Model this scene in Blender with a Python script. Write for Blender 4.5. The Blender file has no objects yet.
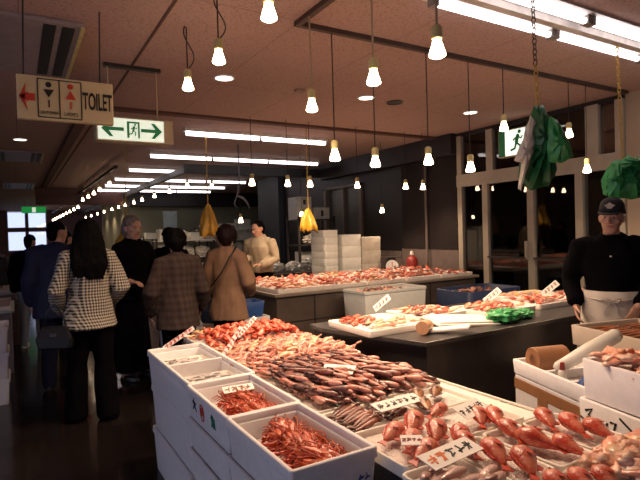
import bpy, bmesh, math, random
from mathutils import Vector, Matrix, noise
random.seed(7)
SC = bpy.context.scene
COL = SC.collection
PI = math.pi
rad = math.radians

# ------------------------------------------------------------------ camera, sky, exposure
cam_data = bpy.data.cameras.new('camera')
cam_data.sensor_fit = 'HORIZONTAL'; cam_data.sensor_width = 36.0
cam_data.lens = 36.0 * 510 / 640
cam_data.clip_end = 200
cam = bpy.data.objects.new('camera', cam_data); COL.objects.link(cam)
YAW, PITCH, ROLL, EYE = rad(30.9), rad(-1.0), rad(-1.67), 1.47
fw = Vector((math.sin(YAW) * math.cos(PITCH), math.cos(YAW) * math.cos(PITCH), math.sin(PITCH)))
r0 = Vector((math.cos(YAW), -math.sin(YAW), 0)); u0 = r0.cross(fw)
rr = r0 * math.cos(ROLL) + u0 * math.sin(ROLL); uu = -r0 * math.sin(ROLL) + u0 * math.cos(ROLL)
cam.matrix_world = Matrix(((rr.x, uu.x, -fw.x, 0), (rr.y, uu.y, -fw.y, 0), (rr.z, uu.z, -fw.z, EYE), (0, 0, 0, 1)))
SC.camera = cam
SC.view_settings.view_transform = 'Standard'
SC.view_settings.look = 'None'
SC.view_settings.gamma = 1
SC.view_settings.use_curve_mapping = False
SC.view_settings.exposure = -0.33

world = bpy.data.worlds.new('world'); SC.world = world
world.use_nodes = True
bg = world.node_tree.nodes['Background']
bg.inputs[0].default_value = (0.64, 0.70, 1.0, 1)
bg.inputs[1].default_value = 2.0
BULB_EMIT = 26.0      # glow of the reflector bulbs
BULB_WATT = 7.6      # their downward beam
TUBE_EMIT = 5.0       # fluorescent tubes
BULB_TINT = (1.0, 0.70, 0.47)

# ------------------------------------------------------------------ materials
MATS = {}
def mat(name, col, rough=0.5, var=0.12, scale=12.0, metal=0.0, emit=0.0, ecol=None, bump=0.0, bscale=40.0,
        coat=0.0, spec=0.5, rnd=0.0, trans=0.0):
    if name in MATS: return MATS[name]
    m = bpy.data.materials.new(name); m.use_nodes = True
    nt = m.node_tree; b = nt.nodes['Principled BSDF']
    b.inputs['Roughness'].default_value = rough; b.inputs['Metallic'].default_value = metal
    b.inputs['Specular IOR Level'].default_value = spec
    b.inputs['Coat Weight'].default_value = coat
    if coat: b.inputs['Coat Roughness'].default_value = 0.12
    if trans: b.inputs['Transmission Weight'].default_value = trans
    tc = nt.nodes.new('ShaderNodeTexCoord')
    nz = nt.nodes.new('ShaderNodeTexNoise'); nz.inputs['Scale'].default_value = scale; nz.inputs['Detail'].default_value = 3
    nt.links.new(tc.outputs['Object'], nz.inputs['Vector'])
    rp = nt.nodes.new('ShaderNodeValToRGB')
    lo = [max(0, c * (1 - var)) for c in col[:3]]; hi = [min(1, c * (1 + var)) for c in col[:3]]
    rp.color_ramp.elements[0].position = 0.3; rp.color_ramp.elements[1].position = 0.7
    rp.color_ramp.elements[0].color = (*lo, 1); rp.color_ramp.elements[1].color = (*hi, 1)
    nt.links.new(nz.outputs['Fac'], rp.inputs['Fac'])
    out = rp.outputs['Color']
    if rnd:
        oi = nt.nodes.new('ShaderNodeObjectInfo'); hs = nt.nodes.new('ShaderNodeHueSaturation')
        mr = nt.nodes.new('ShaderNodeMapRange'); mr.inputs['To Min'].default_value = 1 - rnd; mr.inputs['To Max'].default_value = 1 + rnd
        nt.links.new(oi.outputs['Random'], mr.inputs['Value']); nt.links.new(mr.outputs['Result'], hs.inputs['Value'])
        nt.links.new(out, hs.inputs['Color']); out = hs.outputs['Color']
    nt.links.new(out, b.inputs['Base Color'])
    if emit:
        b.inputs['Emission Color'].default_value = (*(ecol or col)[:3], 1); b.inputs['Emission Strength'].default_value = emit
    if bump:
        n2 = nt.nodes.new('ShaderNodeTexNoise'); n2.inputs['Scale'].default_value = bscale; n2.inputs['Detail'].default_value = 4
        nt.links.new(tc.outputs['Object'], n2.inputs['Vector'])
        bp = nt.nodes.new('ShaderNodeBump'); bp.inputs['Strength'].default_value = bump; bp.inputs['Distance'].default_value = 0.02
        nt.links.new(n2.outputs['Fac'], bp.inputs['Height']); nt.links.new(bp.outputs['Normal'], b.inputs['Normal'])
    MATS[name] = m
    return m

def fish_mat(name, back, belly, spots=0.25, rough=0.28, sscale=60.0, rnd=0.18, stripe=0.0, axis='Y', half=0.03):
    """pigment runs from the back (+Y of the fish) to the belly (-Y), mottled"""
    if name in MATS: return MATS[name]
    m = bpy.data.materials.new(name); m.use_nodes = True
    nt = m.node_tree; b = nt.nodes['Principled BSDF']; L = nt.links.new
    b.inputs['Roughness'].default_value = rough; b.inputs['Coat Weight'].default_value = 0.35; b.inputs['Coat Roughness'].default_value = 0.15
    tc = nt.nodes.new('ShaderNodeTexCoord'); sp = nt.nodes.new('ShaderNodeSeparateXYZ'); L(tc.outputs['Object'], sp.inputs[0])
    mr = nt.nodes.new('ShaderNodeMapRange'); mr.inputs['From Min'].default_value = -half; mr.inputs['From Max'].default_value = half
    L(sp.outputs[axis], mr.inputs['Value'])
    nz = nt.nodes.new('ShaderNodeTexNoise'); nz.inputs['Scale'].default_value = sscale; nz.inputs['Detail'].default_value = 4
    L(tc.outputs['Object'], nz.inputs['Vector'])
    ad = nt.nodes.new('ShaderNodeMath'); ad.operation = 'MULTIPLY_ADD'; ad.inputs[1].default_value = spots * 2; ad.inputs[2].default_value = -spots
    L(nz.outputs['Fac'], ad.inputs[0])
    a2 = nt.nodes.new('ShaderNodeMath'); a2.operation = 'ADD'; a2.use_clamp = True
    L(mr.outputs['Result'], a2.inputs[0]); L(ad.outputs[0], a2.inputs[1])
    mx = nt.nodes.new('ShaderNodeMix'); mx.data_type = 'RGBA'
    mx.inputs[6].default_value = (*belly, 1); mx.inputs[7].default_value = (*back, 1)
    L(a2.outputs[0], mx.inputs[0])
    oi = nt.nodes.new('ShaderNodeObjectInfo'); hs = nt.nodes.new('ShaderNodeHueSaturation')
    m2 = nt.nodes.new('ShaderNodeMapRange'); m2.inputs['To Min'].default_value = 1 - rnd; m2.inputs['To Max'].default_value = 1 + rnd
    L(oi.outputs['Random'], m2.inputs['Value']); L(m2.outputs['Result'], hs.inputs['Value']); L(mx.outputs[2], hs.inputs['Color'])
    L(hs.outputs['Color'], b.inputs['Base Color'])
    n2 = nt.nodes.new('ShaderNodeTexVoronoi'); n2.inputs['Scale'].default_value = 160
    L(tc.outputs['Object'], n2.inputs['Vector'])
    bp = nt.nodes.new('ShaderNodeBump'); bp.inputs['Strength'].default_value = 0.25; bp.inputs['Distance'].default_value = 0.004
    L(n2.outputs['Distance'], bp.inputs['Height']); L(bp.outputs['Normal'], b.inputs['Normal'])
    MATS[name] = m
    return m

def check_mat(name, dark, light, size, soft=False):
    """woven two-tone check in object space (X sideways, Z up)"""
    m = bpy.data.materials.new(name); m.use_nodes = True
    nt = m.node_tree; b = nt.nodes['Principled BSDF']; L = nt.links.new
    b.inputs['Roughness'].default_value = 0.85; b.inputs['Specular IOR Level'].default_value = 0.2
    tc = nt.nodes.new('ShaderNodeTexCoord'); sp = nt.nodes.new('ShaderNodeSeparateXYZ'); L(tc.outputs['Object'], sp.inputs[0])
    def wave(sock):
        a = nt.nodes.new('ShaderNodeMath'); a.operation = 'MULTIPLY'; a.inputs[1].default_value = 2 * PI / size; L(sock, a.inputs[0])
        s = nt.nodes.new('ShaderNodeMath'); s.operation = 'SINE'; L(a.outputs[0], s.inputs[0])
        g = nt.nodes.new('ShaderNodeMath'); g.operation = 'GREATER_THAN'; g.inputs[1].default_value = 0.0; L(s.outputs[0], g.inputs[0])
        return g.outputs[0]
    xy = nt.nodes.new('ShaderNodeMath'); xy.operation = 'ADD'; L(sp.outputs['X'], xy.inputs[0]); L(sp.outputs['Y'], xy.inputs[1])
    w1, w2 = wave(xy.outputs[0]), wave(sp.outputs['Z'])
    s = nt.nodes.new('ShaderNodeMath'); s.operation = 'ADD'; L(w1, s.inputs[0]); L(w2, s.inputs[1])
    h = nt.nodes.new('ShaderNodeMath'); h.operation = 'MULTIPLY'; h.inputs[1].default_value = 0.5; L(s.outputs[0], h.inputs[0])
    mx = nt.nodes.new('ShaderNodeMix'); mx.data_type = 'RGBA'
    mx.inputs[6].default_value = (*dark, 1); mx.inputs[7].default_value = (*light, 1)
    L(h.outputs[0], mx.inputs[0]); L(mx.outputs[2], b.inputs['Base Color'])
    MATS[name] = m
    return m

def glass_mat(name, tint=(0.75, 0.78, 0.78), rough=0.02):
    m = bpy.data.materials.new(name); m.use_nodes = True
    nt = m.node_tree; nt.nodes.remove(nt.nodes['Principled BSDF']); out = nt.nodes['Material Output']; L = nt.links.new
    t = nt.nodes.new('ShaderNodeBsdfTransparent'); t.inputs[0].default_value = (*tint, 1)
    g = nt.nodes.new('ShaderNodeBsdfGlossy'); g.inputs['Roughness'].default_value = rough
    f = nt.nodes.new('ShaderNodeFresnel'); f.inputs[0].default_value = 1.9
    x = nt.nodes.new('ShaderNodeMixShader'); L(f.outputs[0], x.inputs[0]); L(t.outputs[0], x.inputs[1]); L(g.outputs[0], x.inputs[2])
    L(x.outputs[0], out.inputs[0]); MATS[name] = m
    return m

foam = mat('white polystyrene', (0.74, 0.70, 0.70), 0.6, 0.04, 30, bump=0.12, bscale=220)
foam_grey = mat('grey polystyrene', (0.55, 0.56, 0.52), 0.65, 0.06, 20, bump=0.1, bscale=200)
ice = mat('crushed ice', (0.77, 0.67, 0.62), 0.35, 0.08, 60, bump=0.6, bscale=120)
tray_white = mat('white tray plastic', (0.82, 0.76, 0.68), 0.4, 0.04, 10)
paper = mat('card paper', (0.86, 0.80, 0.75), 0.7, 0.03, 20)
ink = mat('black ink', (0.02, 0.015, 0.015), 0.6)
ink_red = mat('red ink', (0.6, 0.05, 0.02), 0.6)
ink_orange = mat('orange ink', (0.75, 0.16, 0.03), 0.6)
ink_green = mat('green ink', (0.02, 0.22, 0.12), 0.6)
ink_blue = mat('blue ink', (0.05, 0.08, 0.35), 0.6)
dark_metal = mat('dark painted steel', (0.03, 0.026, 0.026), 0.4, 0.2, 6)
black_rail = mat('black rail paint', (0.012, 0.011, 0.011), 0.5)
table_side = mat('navy sheet side', (0.02, 0.02, 0.032), 0.3, 0.2, 4)
counter_top = mat('wet steel counter top', (0.07, 0.062, 0.06), 0.3, 0.15, 8, metal=0.5)
counter_dark = mat('dark steel counter front', (0.045, 0.038, 0.042), 0.28, 0.25, 5, metal=0.3)
counter_brown = mat('brown counter front', (0.085, 0.062, 0.050), 0.5, 0.2, 5)
brown_seam = mat('counter seam', (0.03, 0.02, 0.018), 0.6)
cardboard = mat('brown tape and cardboard', (0.32, 0.145, 0.065), 0.5, 0.1, 14)
cream = mat('cream socket', (0.62, 0.52, 0.22), 0.45)
cord_mat = mat('dark cord', (0.03, 0.022, 0.02), 0.6)
cord_light = mat('pale cord', (0.38, 0.28, 0.16), 0.6)
bulb_mat = mat('lit bulb glass', (1, 0.9, 0.75), 0.3, emit=BULB_EMIT, ecol=(1.0, 0.72, 0.46))
tube_mat = mat('lit fluorescent tube', (1, 1, 1), 0.3, emit=TUBE_EMIT, ecol=(1.0, 0.90, 0.92))
down_mat = mat('lit downlight lens', (1, 1, 1), 0.3, emit=5.0, ecol=(1.0, 0.88, 0.75))
white_metal = mat('white fixture metal', (0.70, 0.66, 0.62), 0.4)
frame_metal = mat('dull aluminium frame', (0.40, 0.35, 0.27), 0.5, 0.1, 5, metal=0.1)
skin = mat('skin', (0.52, 0.28, 0.19), 0.5, 0.06, 20)
hair_black = mat('black hair', (0.0025, 0.002, 0.002), 0.6, 0.3, 80, bump=0.3, bscale=120, spec=0.05)
hair_brown = mat('dark brown hair', (0.012, 0.005, 0.005), 0.5, 0.3, 60, bump=0.3, bscale=90, spec=0.12)
hair_grey = mat('grey knit hat and hair', (0.20, 0.16, 0.14), 0.8, 0.25, 60, bump=0.4, bscale=90)
cloth_black = mat('black cloth', (0.0035, 0.003, 0.004), 0.9, 0.2, 10, spec=0.03)
cloth_navy = mat('navy nylon', (0.014, 0.016, 0.045), 0.6, 0.2, 8, spec=0.2)
cloth_jeans = mat('dark denim', (0.010, 0.012, 0.028), 0.85, 0.25, 40, spec=0.1)
cloth_pale_jeans = mat('pale denim', (0.30, 0.36, 0.48), 0.85, 0.15, 40, spec=0.2)
cloth_tan = mat('tan quilted cloth', (0.20, 0.115, 0.070), 0.85, 0.15, 9, spec=0.25)
cloth_beige = mat('beige work jacket', (0.40, 0.33, 0.23), 0.8, 0.12, 9, spec=0.25)
cloth_brown = mat('dull brown cloth', (0.12, 0.075, 0.055), 0.85, 0.15, 9, spec=0.2)
cloth_red = mat('red cloth', (0.30, 0.03, 0.03), 0.8)
apron_mat = mat('off white apron', (0.52, 0.46, 0.40), 0.8, 0.1, 8)
leather = mat('black leather', (0.012, 0.012, 0.014), 0.22)
shoe_mat = mat('black shoe', (0.012, 0.011, 0.011), 0.35)
houndstooth = check_mat('black and white houndstooth', (0.012, 0.010, 0.010), (0.50, 0.44, 0.36), 0.024)
plaid = check_mat('brown plaid wool', (0.030, 0.019, 0.017), (0.052, 0.034, 0.028), 0.06)
green_bag = mat('green polythene', (0.04, 0.30, 0.085), 0.35, 0.2, 12, spec=0.5)
dark_green_bag = mat('dark green polythene', (0.012, 0.10, 0.035), 0.35, 0.2, 12)
yellow_bag = mat('yellow polythene', (0.46, 0.25, 0.018), 0.4, 0.2, 14)
white_bag = mat('white polythene', (0.62, 0.58, 0.50), 0.4, 0.1, 14)
chain_yellow = mat('yellow plastic chain', (0.50, 0.30, 0.04), 0.4)
chain_dark = mat('dark steel chain', (0.08, 0.05, 0.03), 0.4, metal=0.6)
blue_plastic = mat('blue plastic', (0.03, 0.07, 0.22), 0.4)
red_paint = mat('red enamel', (0.22, 0.015, 0.012), 0.45)
eye_white = mat('eye white', (0.7, 0.66, 0.62), 0.3)
eye_dark = mat('eye dark', (0.015, 0.01, 0.008), 0.2)
lip_mat = mat('lip', (0.38, 0.13, 0.10), 0.5)

# ------------------------------------------------------------------ mesh helpers
class MB:
    def __init__(s): s.v, s.f, s.m, s.k = [], [], [], 0
    def add(s, vs, fs, k=None):
        n = len(s.v); s.v += [Vector(v) for v in vs]
        s.f += [[i + n for i in f] for f in fs]; s.m += [s.k if k is None else k] * len(fs)
        return s
    def box(s, x0, x1, y0, y1, z0, z1, M=None, k=None, taper=0.0):
        t = taper
        vs = [(x0 + t, y0 + t, z0), (x1 - t, y0 + t, z0), (x1 - t, y1 - t, z0), (x0 + t, y1 - t, z0), (x0, y0, z1), (x1, y0, z1), (x1, y1, z1), (x0, y1, z1)]
        if M: vs = [M @ Vector(v) for v in vs]
        return s.add(vs, [(3, 2, 1, 0), (4, 5, 6, 7), (0, 1, 5, 4), (1, 2, 6, 5), (2, 3, 7, 6), (3, 0, 4, 7)], k)
    def open_box(s, lx, ly, h, t=0.02, floor=None, taper=0.0, r=0.0, k=None):
        """box open at the top, centred in x and y, its foot at z = 0; r rounds the corners"""
        fl = t if floor is None else floor
        def ring(hx, hy, z, rr_):
            if rr_ <= 0: return [(-hx, -hy, z), (hx, -hy, z), (hx, hy, z), (-hx, hy, z)]
            out = []
            for cx, cy, a0 in ((hx - rr_, -hy + rr_, -90), (hx - rr_, hy - rr_, 0), (-hx + rr_, hy - rr_, 90), (-hx + rr_, -hy + rr_, 180)):
                for q in range(4):
                    a = rad(a0 + q * 30); out.append((cx + rr_ * math.cos(a), cy + rr_ * math.sin(a), z))
            return out
        a = lx / 2; b = ly / 2; e = 0.004
        R = [ring(a - taper, b - taper, 0, r), ring(a - e * 0.3, b - e * 0.3, h - e, r), ring(a - e, b - e, h, r), ring(a - t + e, b - t + e, h, max(0.001 if r else 0, r - t * 0.5)),
             ring(a - t, b - t, h - e, max(0.001 if r else 0, r - t * 0.5)), ring(a - t - taper, b - t - taper, fl, max(0.001 if r else 0, r - t * 0.5))]
        return s.loft(R, k=k)
    def loft(s, R, cap=True, k=None):
        n = len(R[0]); vs = [p for r in R for p in r]; fs = []
        for i in range(len(R) - 1):
            for j in range(n):
                fs.append((i * n + j, i * n + (j + 1) % n, (i + 1) * n + (j + 1) % n, (i + 1) * n + j))
        if cap:
            fs.append(tuple(range(n - 1, -1, -1))); fs.append(tuple((len(R) - 1) * n + j for j in range(n)))
        return s.add(vs, fs, k)
    def tube(s, pts, r, n=8, k=None, flat=1.0, up=None):
        pts = [Vector(p) for p in pts]
        if not hasattr(r, '__len__'): r = [r] * len(pts)
        R = []; prev = None
        for i, p in enumerate(pts):
            d = (pts[min(i + 1, len(pts) - 1)] - pts[max(i - 1, 0)]).normalized()
            if prev is None:
                a = Vector(up) if up else (Vector((0, 0, 1)) if abs(d.z) < 0.9 else Vector((0, 1, 0)))
                x = d.cross(a).normalized()
            else: x = (prev - d * prev.dot(d)).normalized()
            y = d.cross(x); prev = x
            R.append([p + x * (r[i] * math.cos(2 * PI * j / n)) + y * (r[i] * flat * math.sin(2 * PI * j / n)) for j in range(n)])
        # rounded ends
        def endcap(i, sgn):
            d = (pts[i] - pts[i - sgn if 0 <= i - sgn < len(pts) else i]).normalized() if len(pts) > 1 else Vector((0, 0, 1))
            ring = R[0] if i == 0 else R[-1]
            return [pts[i] + d * (r[i] * 0.7) + (v - pts[i]) * 0.6 for v in ring]
        a = [pts[0] + (pts[0] - pts[1]).normalized() * (r[0] * 0.6) + (v - pts[0]) * 0.6 for v in R[0]]
        b = [pts[-1] + (pts[-1] - pts[-2]).normalized() * (r[-1] * 0.6) + (v - pts[-1]) * 0.6 for v in R[-1]]
        return s.loft([a] + R + [b], k=k)
    def cyl(s, p0, p1, r0, r1=None, n=16, k=None):
        p0, p1 = Vector(p0), Vector(p1); r1 = r0 if r1 is None else r1
        d = (p1 - p0).normalized(); a = Vector((0, 0, 1)) if abs(d.z) < 0.9 else Vector((1, 0, 0))
        x = d.cross(a).normalized(); y = d.cross(x)
        ring = lambda p, r: [p + x * (r * math.cos(2 * PI * j / n)) + y * (r * math.sin(2 * PI * j / n)) for j in range(n)]
        return s.loft([ring(p0, r0), ring(p1, r1)], k=k)
    def lathe(s, prof, n=16, c=(0, 0), k=None):
        return s.loft([[(c[0] + r * math.cos(2 * PI * j / n), c[1] + r * math.sin(2 * PI * j / n), z) for j in range(n)] for r, z in prof], k=k)
    def ball(s, c, rx, ry=None, rz=None, n=10, k=None):
        ry = rx if ry is None else ry; rz = rx if rz is None else rz; c = Vector(c)
        R = []
        for i in range(1, n):
            a = PI * i / n
            R.append([c + Vector((rx * math.sin(a) * math.cos(2 * PI * j / (2 * n)), ry * math.sin(a) * math.sin(2 * PI * j / (2 * n)), -rz * math.cos(a))) for j in range(2 * n)])
        return s.loft(R, k=k)
    def move(s, M):
        s.v = [M @ v for v in s.v]; return s
    def mesh(s, name, mats):
        me = bpy.data.meshes.new(name); me.from_pydata([tuple(v) for v in s.v], [], s.f)
        for m in (mats if isinstance(mats, (list, tuple)) else [mats]): me.materials.append(m)
        for p, k in zip(me.polygons, s.m): p.material_index = k
        bm = bmesh.new(); bm.from_mesh(me); bmesh.ops.recalc_face_normals(bm, faces=bm.faces); bm.to_mesh(me); bm.free()
        return me
    def build(s, name, mats, parent=None, smooth=False, bevel=0.0):
        me = s.mesh(name, mats)
        return link(name, me, parent, smooth, bevel)

def link(name, me, parent=None, smooth=False, bevel=0.0):
    o = bpy.data.objects.new(name, me); COL.objects.link(o)
    if parent: o.parent = parent
    if smooth is True: me.polygons.foreach_set('use_smooth', [True] * len(me.polygons))
    elif smooth: me.shade_smooth() if hasattr(me, 'shade_smooth') else None; 
    if smooth and smooth is not True:
        me.set_sharp_from_angle(angle=rad(smooth))
    if bevel:
        b = o.modifiers.new('bevel', 'BEVEL'); b.width = bevel; b.segments = 2; b.limit_method = 'ANGLE'
    return o
def tag(o, label=None, cat=None, group=None, kind=None):
    if label: o['label'] = label
    if cat: o['category'] = cat
    if group: o['group'] = group
    if kind: o['kind'] = kind
    return o
def thing(name, loc=(0, 0, 0), rz=0.0, label=None, cat=None, group=None):
    o = bpy.data.objects.new(name, None); o.empty_display_size = 0.1; COL.objects.link(o)
    o.location = loc; o.rotation_euler = (0, 0, rz)
    return tag(o, label, cat, group)
def dup(root, loc=None, rot=None, label=None, group=None, scale=None):
    def cp(o, parent):
        c = o.copy(); COL.objects.link(c); c.parent = parent
        for ch in o.children: cp(ch, c)
        return c
    r = cp(root, None)
    if loc is not None: r.location = loc
    if rot is not None: r.rotation_euler = rot
    if scale is not None: r.scale = scale if hasattr(scale, '__len__') else (scale,) * 3
    if label: r['label'] = label
    if group: r['group'] = group
    return r
def structure(name, mb, m, parent=None, smooth=False, bevel=0.0):
    o = mb.build(name, m, parent, smooth, bevel)
    if parent is None: o['kind'] = 'structure'
    return o
def fuse(mb, voxel, mats, smooth_it=3, wob=0.0, wscale=6.0, seed=0.0, name='fused'):
    """closed overlapping shapes -> one continuous surface"""
    me = mb.mesh(name, [])
    o = bpy.data.objects.new(name, me); COL.objects.link(o)
    r = o.modifiers.new('r', 'REMESH'); r.mode = 'VOXEL'; r.voxel_size = voxel
    if smooth_it:
        q = o.modifiers.new('s', 'SMOOTH'); q.factor = 0.5; q.iterations = smooth_it
    dg = bpy.context.evaluated_depsgraph_get(); dg.update()
    out = bpy.data.meshes.new_from_object(o.evaluated_get(dg))
    bpy.data.objects.remove(o); bpy.data.meshes.remove(me)
    if wob:
        ns = [v.normal.copy() for v in out.vertices]
        for v, n_ in zip(out.vertices, ns):
            p = v.co * wscale + Vector((seed, seed * 2, 0)); q = Vector((p.x, p.y, p.z * 0.55))
            v.co += n_ * (noise.noise(q) * wob + noise.noise(q * 2.3) * wob * 0.5)
    out.materials.clear()
    for m in (mats if isinstance(mats, (list, tuple)) else [mats]): out.materials.append(m)
    out.polygons.foreach_set('use_smooth', [True] * len(out.polygons))
    return out
def lettering(body, size, m, parent, M, name='lettering', bold=0.0, squeeze=1.0):
    c = bpy.data.curves.new('text', 'FONT'); c.body = body; c.size = size; c.align_x = 'CENTER'; c.align_y = 'CENTER'; c.offset = bold; c.extrude = 0.0008
    o = bpy.data.objects.new('text', c); COL.objects.link(o)
    dg = bpy.context.evaluated_depsgraph_get(); dg.update()
    me = bpy.data.meshes.new_from_object(o.evaluated_get(dg)); bpy.data.objects.remove(o)
    me.transform(M @ Matrix.Diagonal((squeeze, 1, 1, 1))); me.materials.clear(); me.materials.append(m)
    return link(name, me, parent)
FACE_Y = Matrix.Rotation(PI / 2, 4, 'X')            # text reading towards -Y
def T(x, y, z): return Matrix.Translation((x, y, z))
def RZ(a): return Matrix.Rotation(a, 4, 'Z')
def RX(a): return Matrix.Rotation(a, 4, 'X')
def RY(a): return Matrix.Rotation(a, 4, 'Y')

# ------------------------------------------------------------------ the hall
CE = 2.95; WX = 6.1
floor_mat = bpy.data.materials.new('wet dark floor tile'); floor_mat.use_nodes = True
nt = floor_mat.node_tree; b = nt.nodes['Principled BSDF']; L = nt.links.new
tc = nt.nodes.new('ShaderNodeTexCoord'); br = nt.nodes.new('ShaderNodeTexBrick')
br.offset = 0.0; br.inputs['Scale'].default_value = 1.0; br.inputs['Brick Width'].default_value = 0.6; br.inputs['Row Height'].default_value = 0.6
br.inputs['Mortar Size'].default_value = 0.006
br.inputs['Color1'].default_value = (0.011, 0.008, 0.008, 1); br.inputs['Color2'].default_value = (0.015, 0.011, 0.010, 1); br.inputs['Mortar'].default_value = (0.008, 0.006, 0.006, 1)
L(tc.outputs['Object'], br.inputs['Vector']); L(br.outputs['Color'], b.inputs['Base Color'])
nz = nt.nodes.new('ShaderNodeTexNoise'); nz.inputs['Scale'].default_value = 3.5; nz.inputs['Detail'].default_value = 5; L(tc.outputs['Object'], nz.inputs['Vector'])
mr = nt.nodes.new('ShaderNodeMapRange'); mr.inputs['To Min'].default_value = 0.04; mr.inputs['To Max'].default_value = 0.22; L(nz.outputs['Fac'], mr.inputs['Value']); L(mr.outputs['Result'], b.inputs['Roughness'])
bp = nt.nodes.new('ShaderNodeBump'); bp.inputs['Strength'].default_value = 0.12; bp.inputs['Distance'].default_value = 0.02; L(nz.outputs['Fac'], bp.inputs['Height']); L(bp.outputs['Normal'], b.inputs['Normal'])

ceil_mat = bpy.data.materials.new('speckled ceiling board'); ceil_mat.use_nodes = True
nt = ceil_mat.node_tree; b = nt.nodes['Principled BSDF']; L = nt.links.new
b.inputs['Roughness'].default_value = 0.9; b.inputs['Specular IOR Level'].default_value = 0.1
tc = nt.nodes.new('ShaderNodeTexCoord'); vo = nt.nodes.new('ShaderNodeTexNoise'); vo.inputs['Scale'].default_value = 55; vo.inputs['Detail'].default_value = 2; L(tc.outputs['Object'], vo.inputs['Vector'])
rp = nt.nodes.new('ShaderNodeValToRGB'); rp.color_ramp.elements[0].position = 0.34; rp.color_ramp.elements[0].color = (0.33, 0.215, 0.185, 1)
rp.color_ramp.elements[1].position = 0.46; rp.color_ramp.elements[1].color = (0.47, 0.325, 0.285, 1); L(vo.outputs['Fac'], rp.inputs['Fac'])
br = nt.nodes.new('ShaderNodeTexBrick'); br.offset = 0.0; br.inputs['Scale'].default_value = 1; br.inputs['Brick Width'].default_value = 0.85; br.inputs['Row Height'].default_value = 1.7
br.inputs['Mortar Size'].default_value = 0.004; br.inputs['Color1'].default_value = (1, 1, 1, 1); br.inputs['Color2'].default_value = (1, 1, 1, 1); br.inputs['Mortar'].default_value = (0.62, 0.58, 0.55, 1)
mp = nt.nodes.new('ShaderNodeMapping'); mp.inputs['Location'].default_value = (-0.07, 0.25, 0); L(tc.outputs['Object'], mp.inputs['Vector']); L(mp.outputs['Vector'], br.inputs['Vector'])
mu = nt.nodes.new('ShaderNodeMix'); mu.data_type = 'RGBA'; mu.blend_type = 'MULTIPLY'; mu.inputs[0].default_value = 1
L(rp.outputs['Color'], mu.inputs[6]); L(br.outputs['Color'], mu.inputs[7]); L(mu.outputs[2], b.inputs['Base Color'])

structure('floor', MB().box(-4.5, 9.5, -3.5, 32, -0.1, 0.0), floor_mat)
structure('ceiling', MB().box(-4.5, 9.5, -3.5, 32, CE, CE + 0.12), ceil_mat)
wall_cream = mat('cream painted wall', (0.42, 0.32, 0.22), 0.7, 0.06, 3)
wall_dark = mat('dark brown panel wall', (0.012, 0.008, 0.009), 0.5, 0.2, 2)
wall_dark2 = mat('black brown curtain wall', (0.010, 0.005, 0.005), 0.85, 0.4, 3)
wall_green = mat('grey green plaster', (0.20, 0.20, 0.135), 0.8, 0.1, 1.5)
wall_slate = mat('slate blue pillar paint', (0.055, 0.062, 0.075), 0.6, 0.1, 2)
wainscot_m = mat('pale wainscot board', (0.15, 0.115, 0.10), 0.6, 0.2, 5)
fascia_m = mat('red brown fascia', (0.085, 0.030, 0.022), 0.6, 0.2, 2)
outside_dark = mat('dark porch wall', (0.030, 0.022, 0.018), 0.8, 0.2, 2)
# right side: cream wall, glazed shopfront, dark wall, pillar
structure('wall_right', MB().box(WX, WX + 0.12, -3.5, 3.24, 0, CE), wall_cream)
structure('wall_right_far', MB().box(WX, WX + 0.12, 5.80, 7.27, 0, CE).box(WX, WX + 0.12, 9.90, 12.0, 0, CE).box(WX, WX + 0.12, 7.27, 8.44, 0, CE).box(WX, WX + 0.12, 8.44, 9.90, 2.43, CE), [wall_dark])
structure('trim_1', MB().box(WX - 0.16, WX, 5.83, 9.9, 2.62, CE).box(WX - 0.03, WX + .1, 3.24, 5.83, 2.89, CE), wall_dark)                       # dark soffit edge along the ceiling
structure('trim_2', MB().box(WX - 0.02, WX, 5.86, 7.24, 0.0, 1.11).box(WX - 0.02, WX, 7.27, 8.40, 0.0, 1.06), wainscot_m)
structure('trim_3', MB().box(WX - 0.03, WX, 5.86, 7.2, 1.11, 2.74), wall_dark2)
structure('wall_pillar', MB().box(WX - 0.15, WX + 0.3, 12.0, 13.3, 0, CE), wall_slate)
structure('wall_back', MB().box(3.3, 9.0, 18.0, 18.12, 0, CE), wall_green)
structure('wall_back_side', MB().box(9.0, 9.12, 12.0, 18.0, 0, CE).box(WX + 0.3, 9.0, 12.0, 12.12, 0, CE), wall_dark)
structure('wall_back_partition', MB().box(3.3, 3.42, 18.12, 24.0, 0, CE), wall_green)
structure('trim_4', MB().box(3.3, 9.0, 17.6, 18.0, 2.47, CE), wall_dark)                            # dark soffit over the back wall
structure('trim_5', MB().box(2.88, WX, 9.90, 10.02, 2.68, 2.86).box(2.90, 3.0, 10.02, 29.8, 2.70, 2.82), black_rail)    # black trunking frame under the ceiling
structure('trim_6', MB().box(0.55, 2.9, 16.6, 16.8, 2.46, CE), fascia_m)                            # red brown fascia across the aisle
structure('trim_7', MB().box(0.91, 0.93, -3.5, 16.5, CE - 0.006, CE + 0.01), mat('ceiling joint', (0.10, 0.05, 0.04), 0.8))
structure('trim_8', MB().box(0.70, 0.82, 6.3, 16.5, CE - 0.05, CE), mat('brown ceiling batten', (0.12, 0.05, 0.035), 0.7))
structure('trim_9', MB().box(1.0, WX, 6.15, 6.27, CE - 0.03, CE), mat('brown ceiling batten', (0.12, 0.05, 0.035), 0.7))
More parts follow.
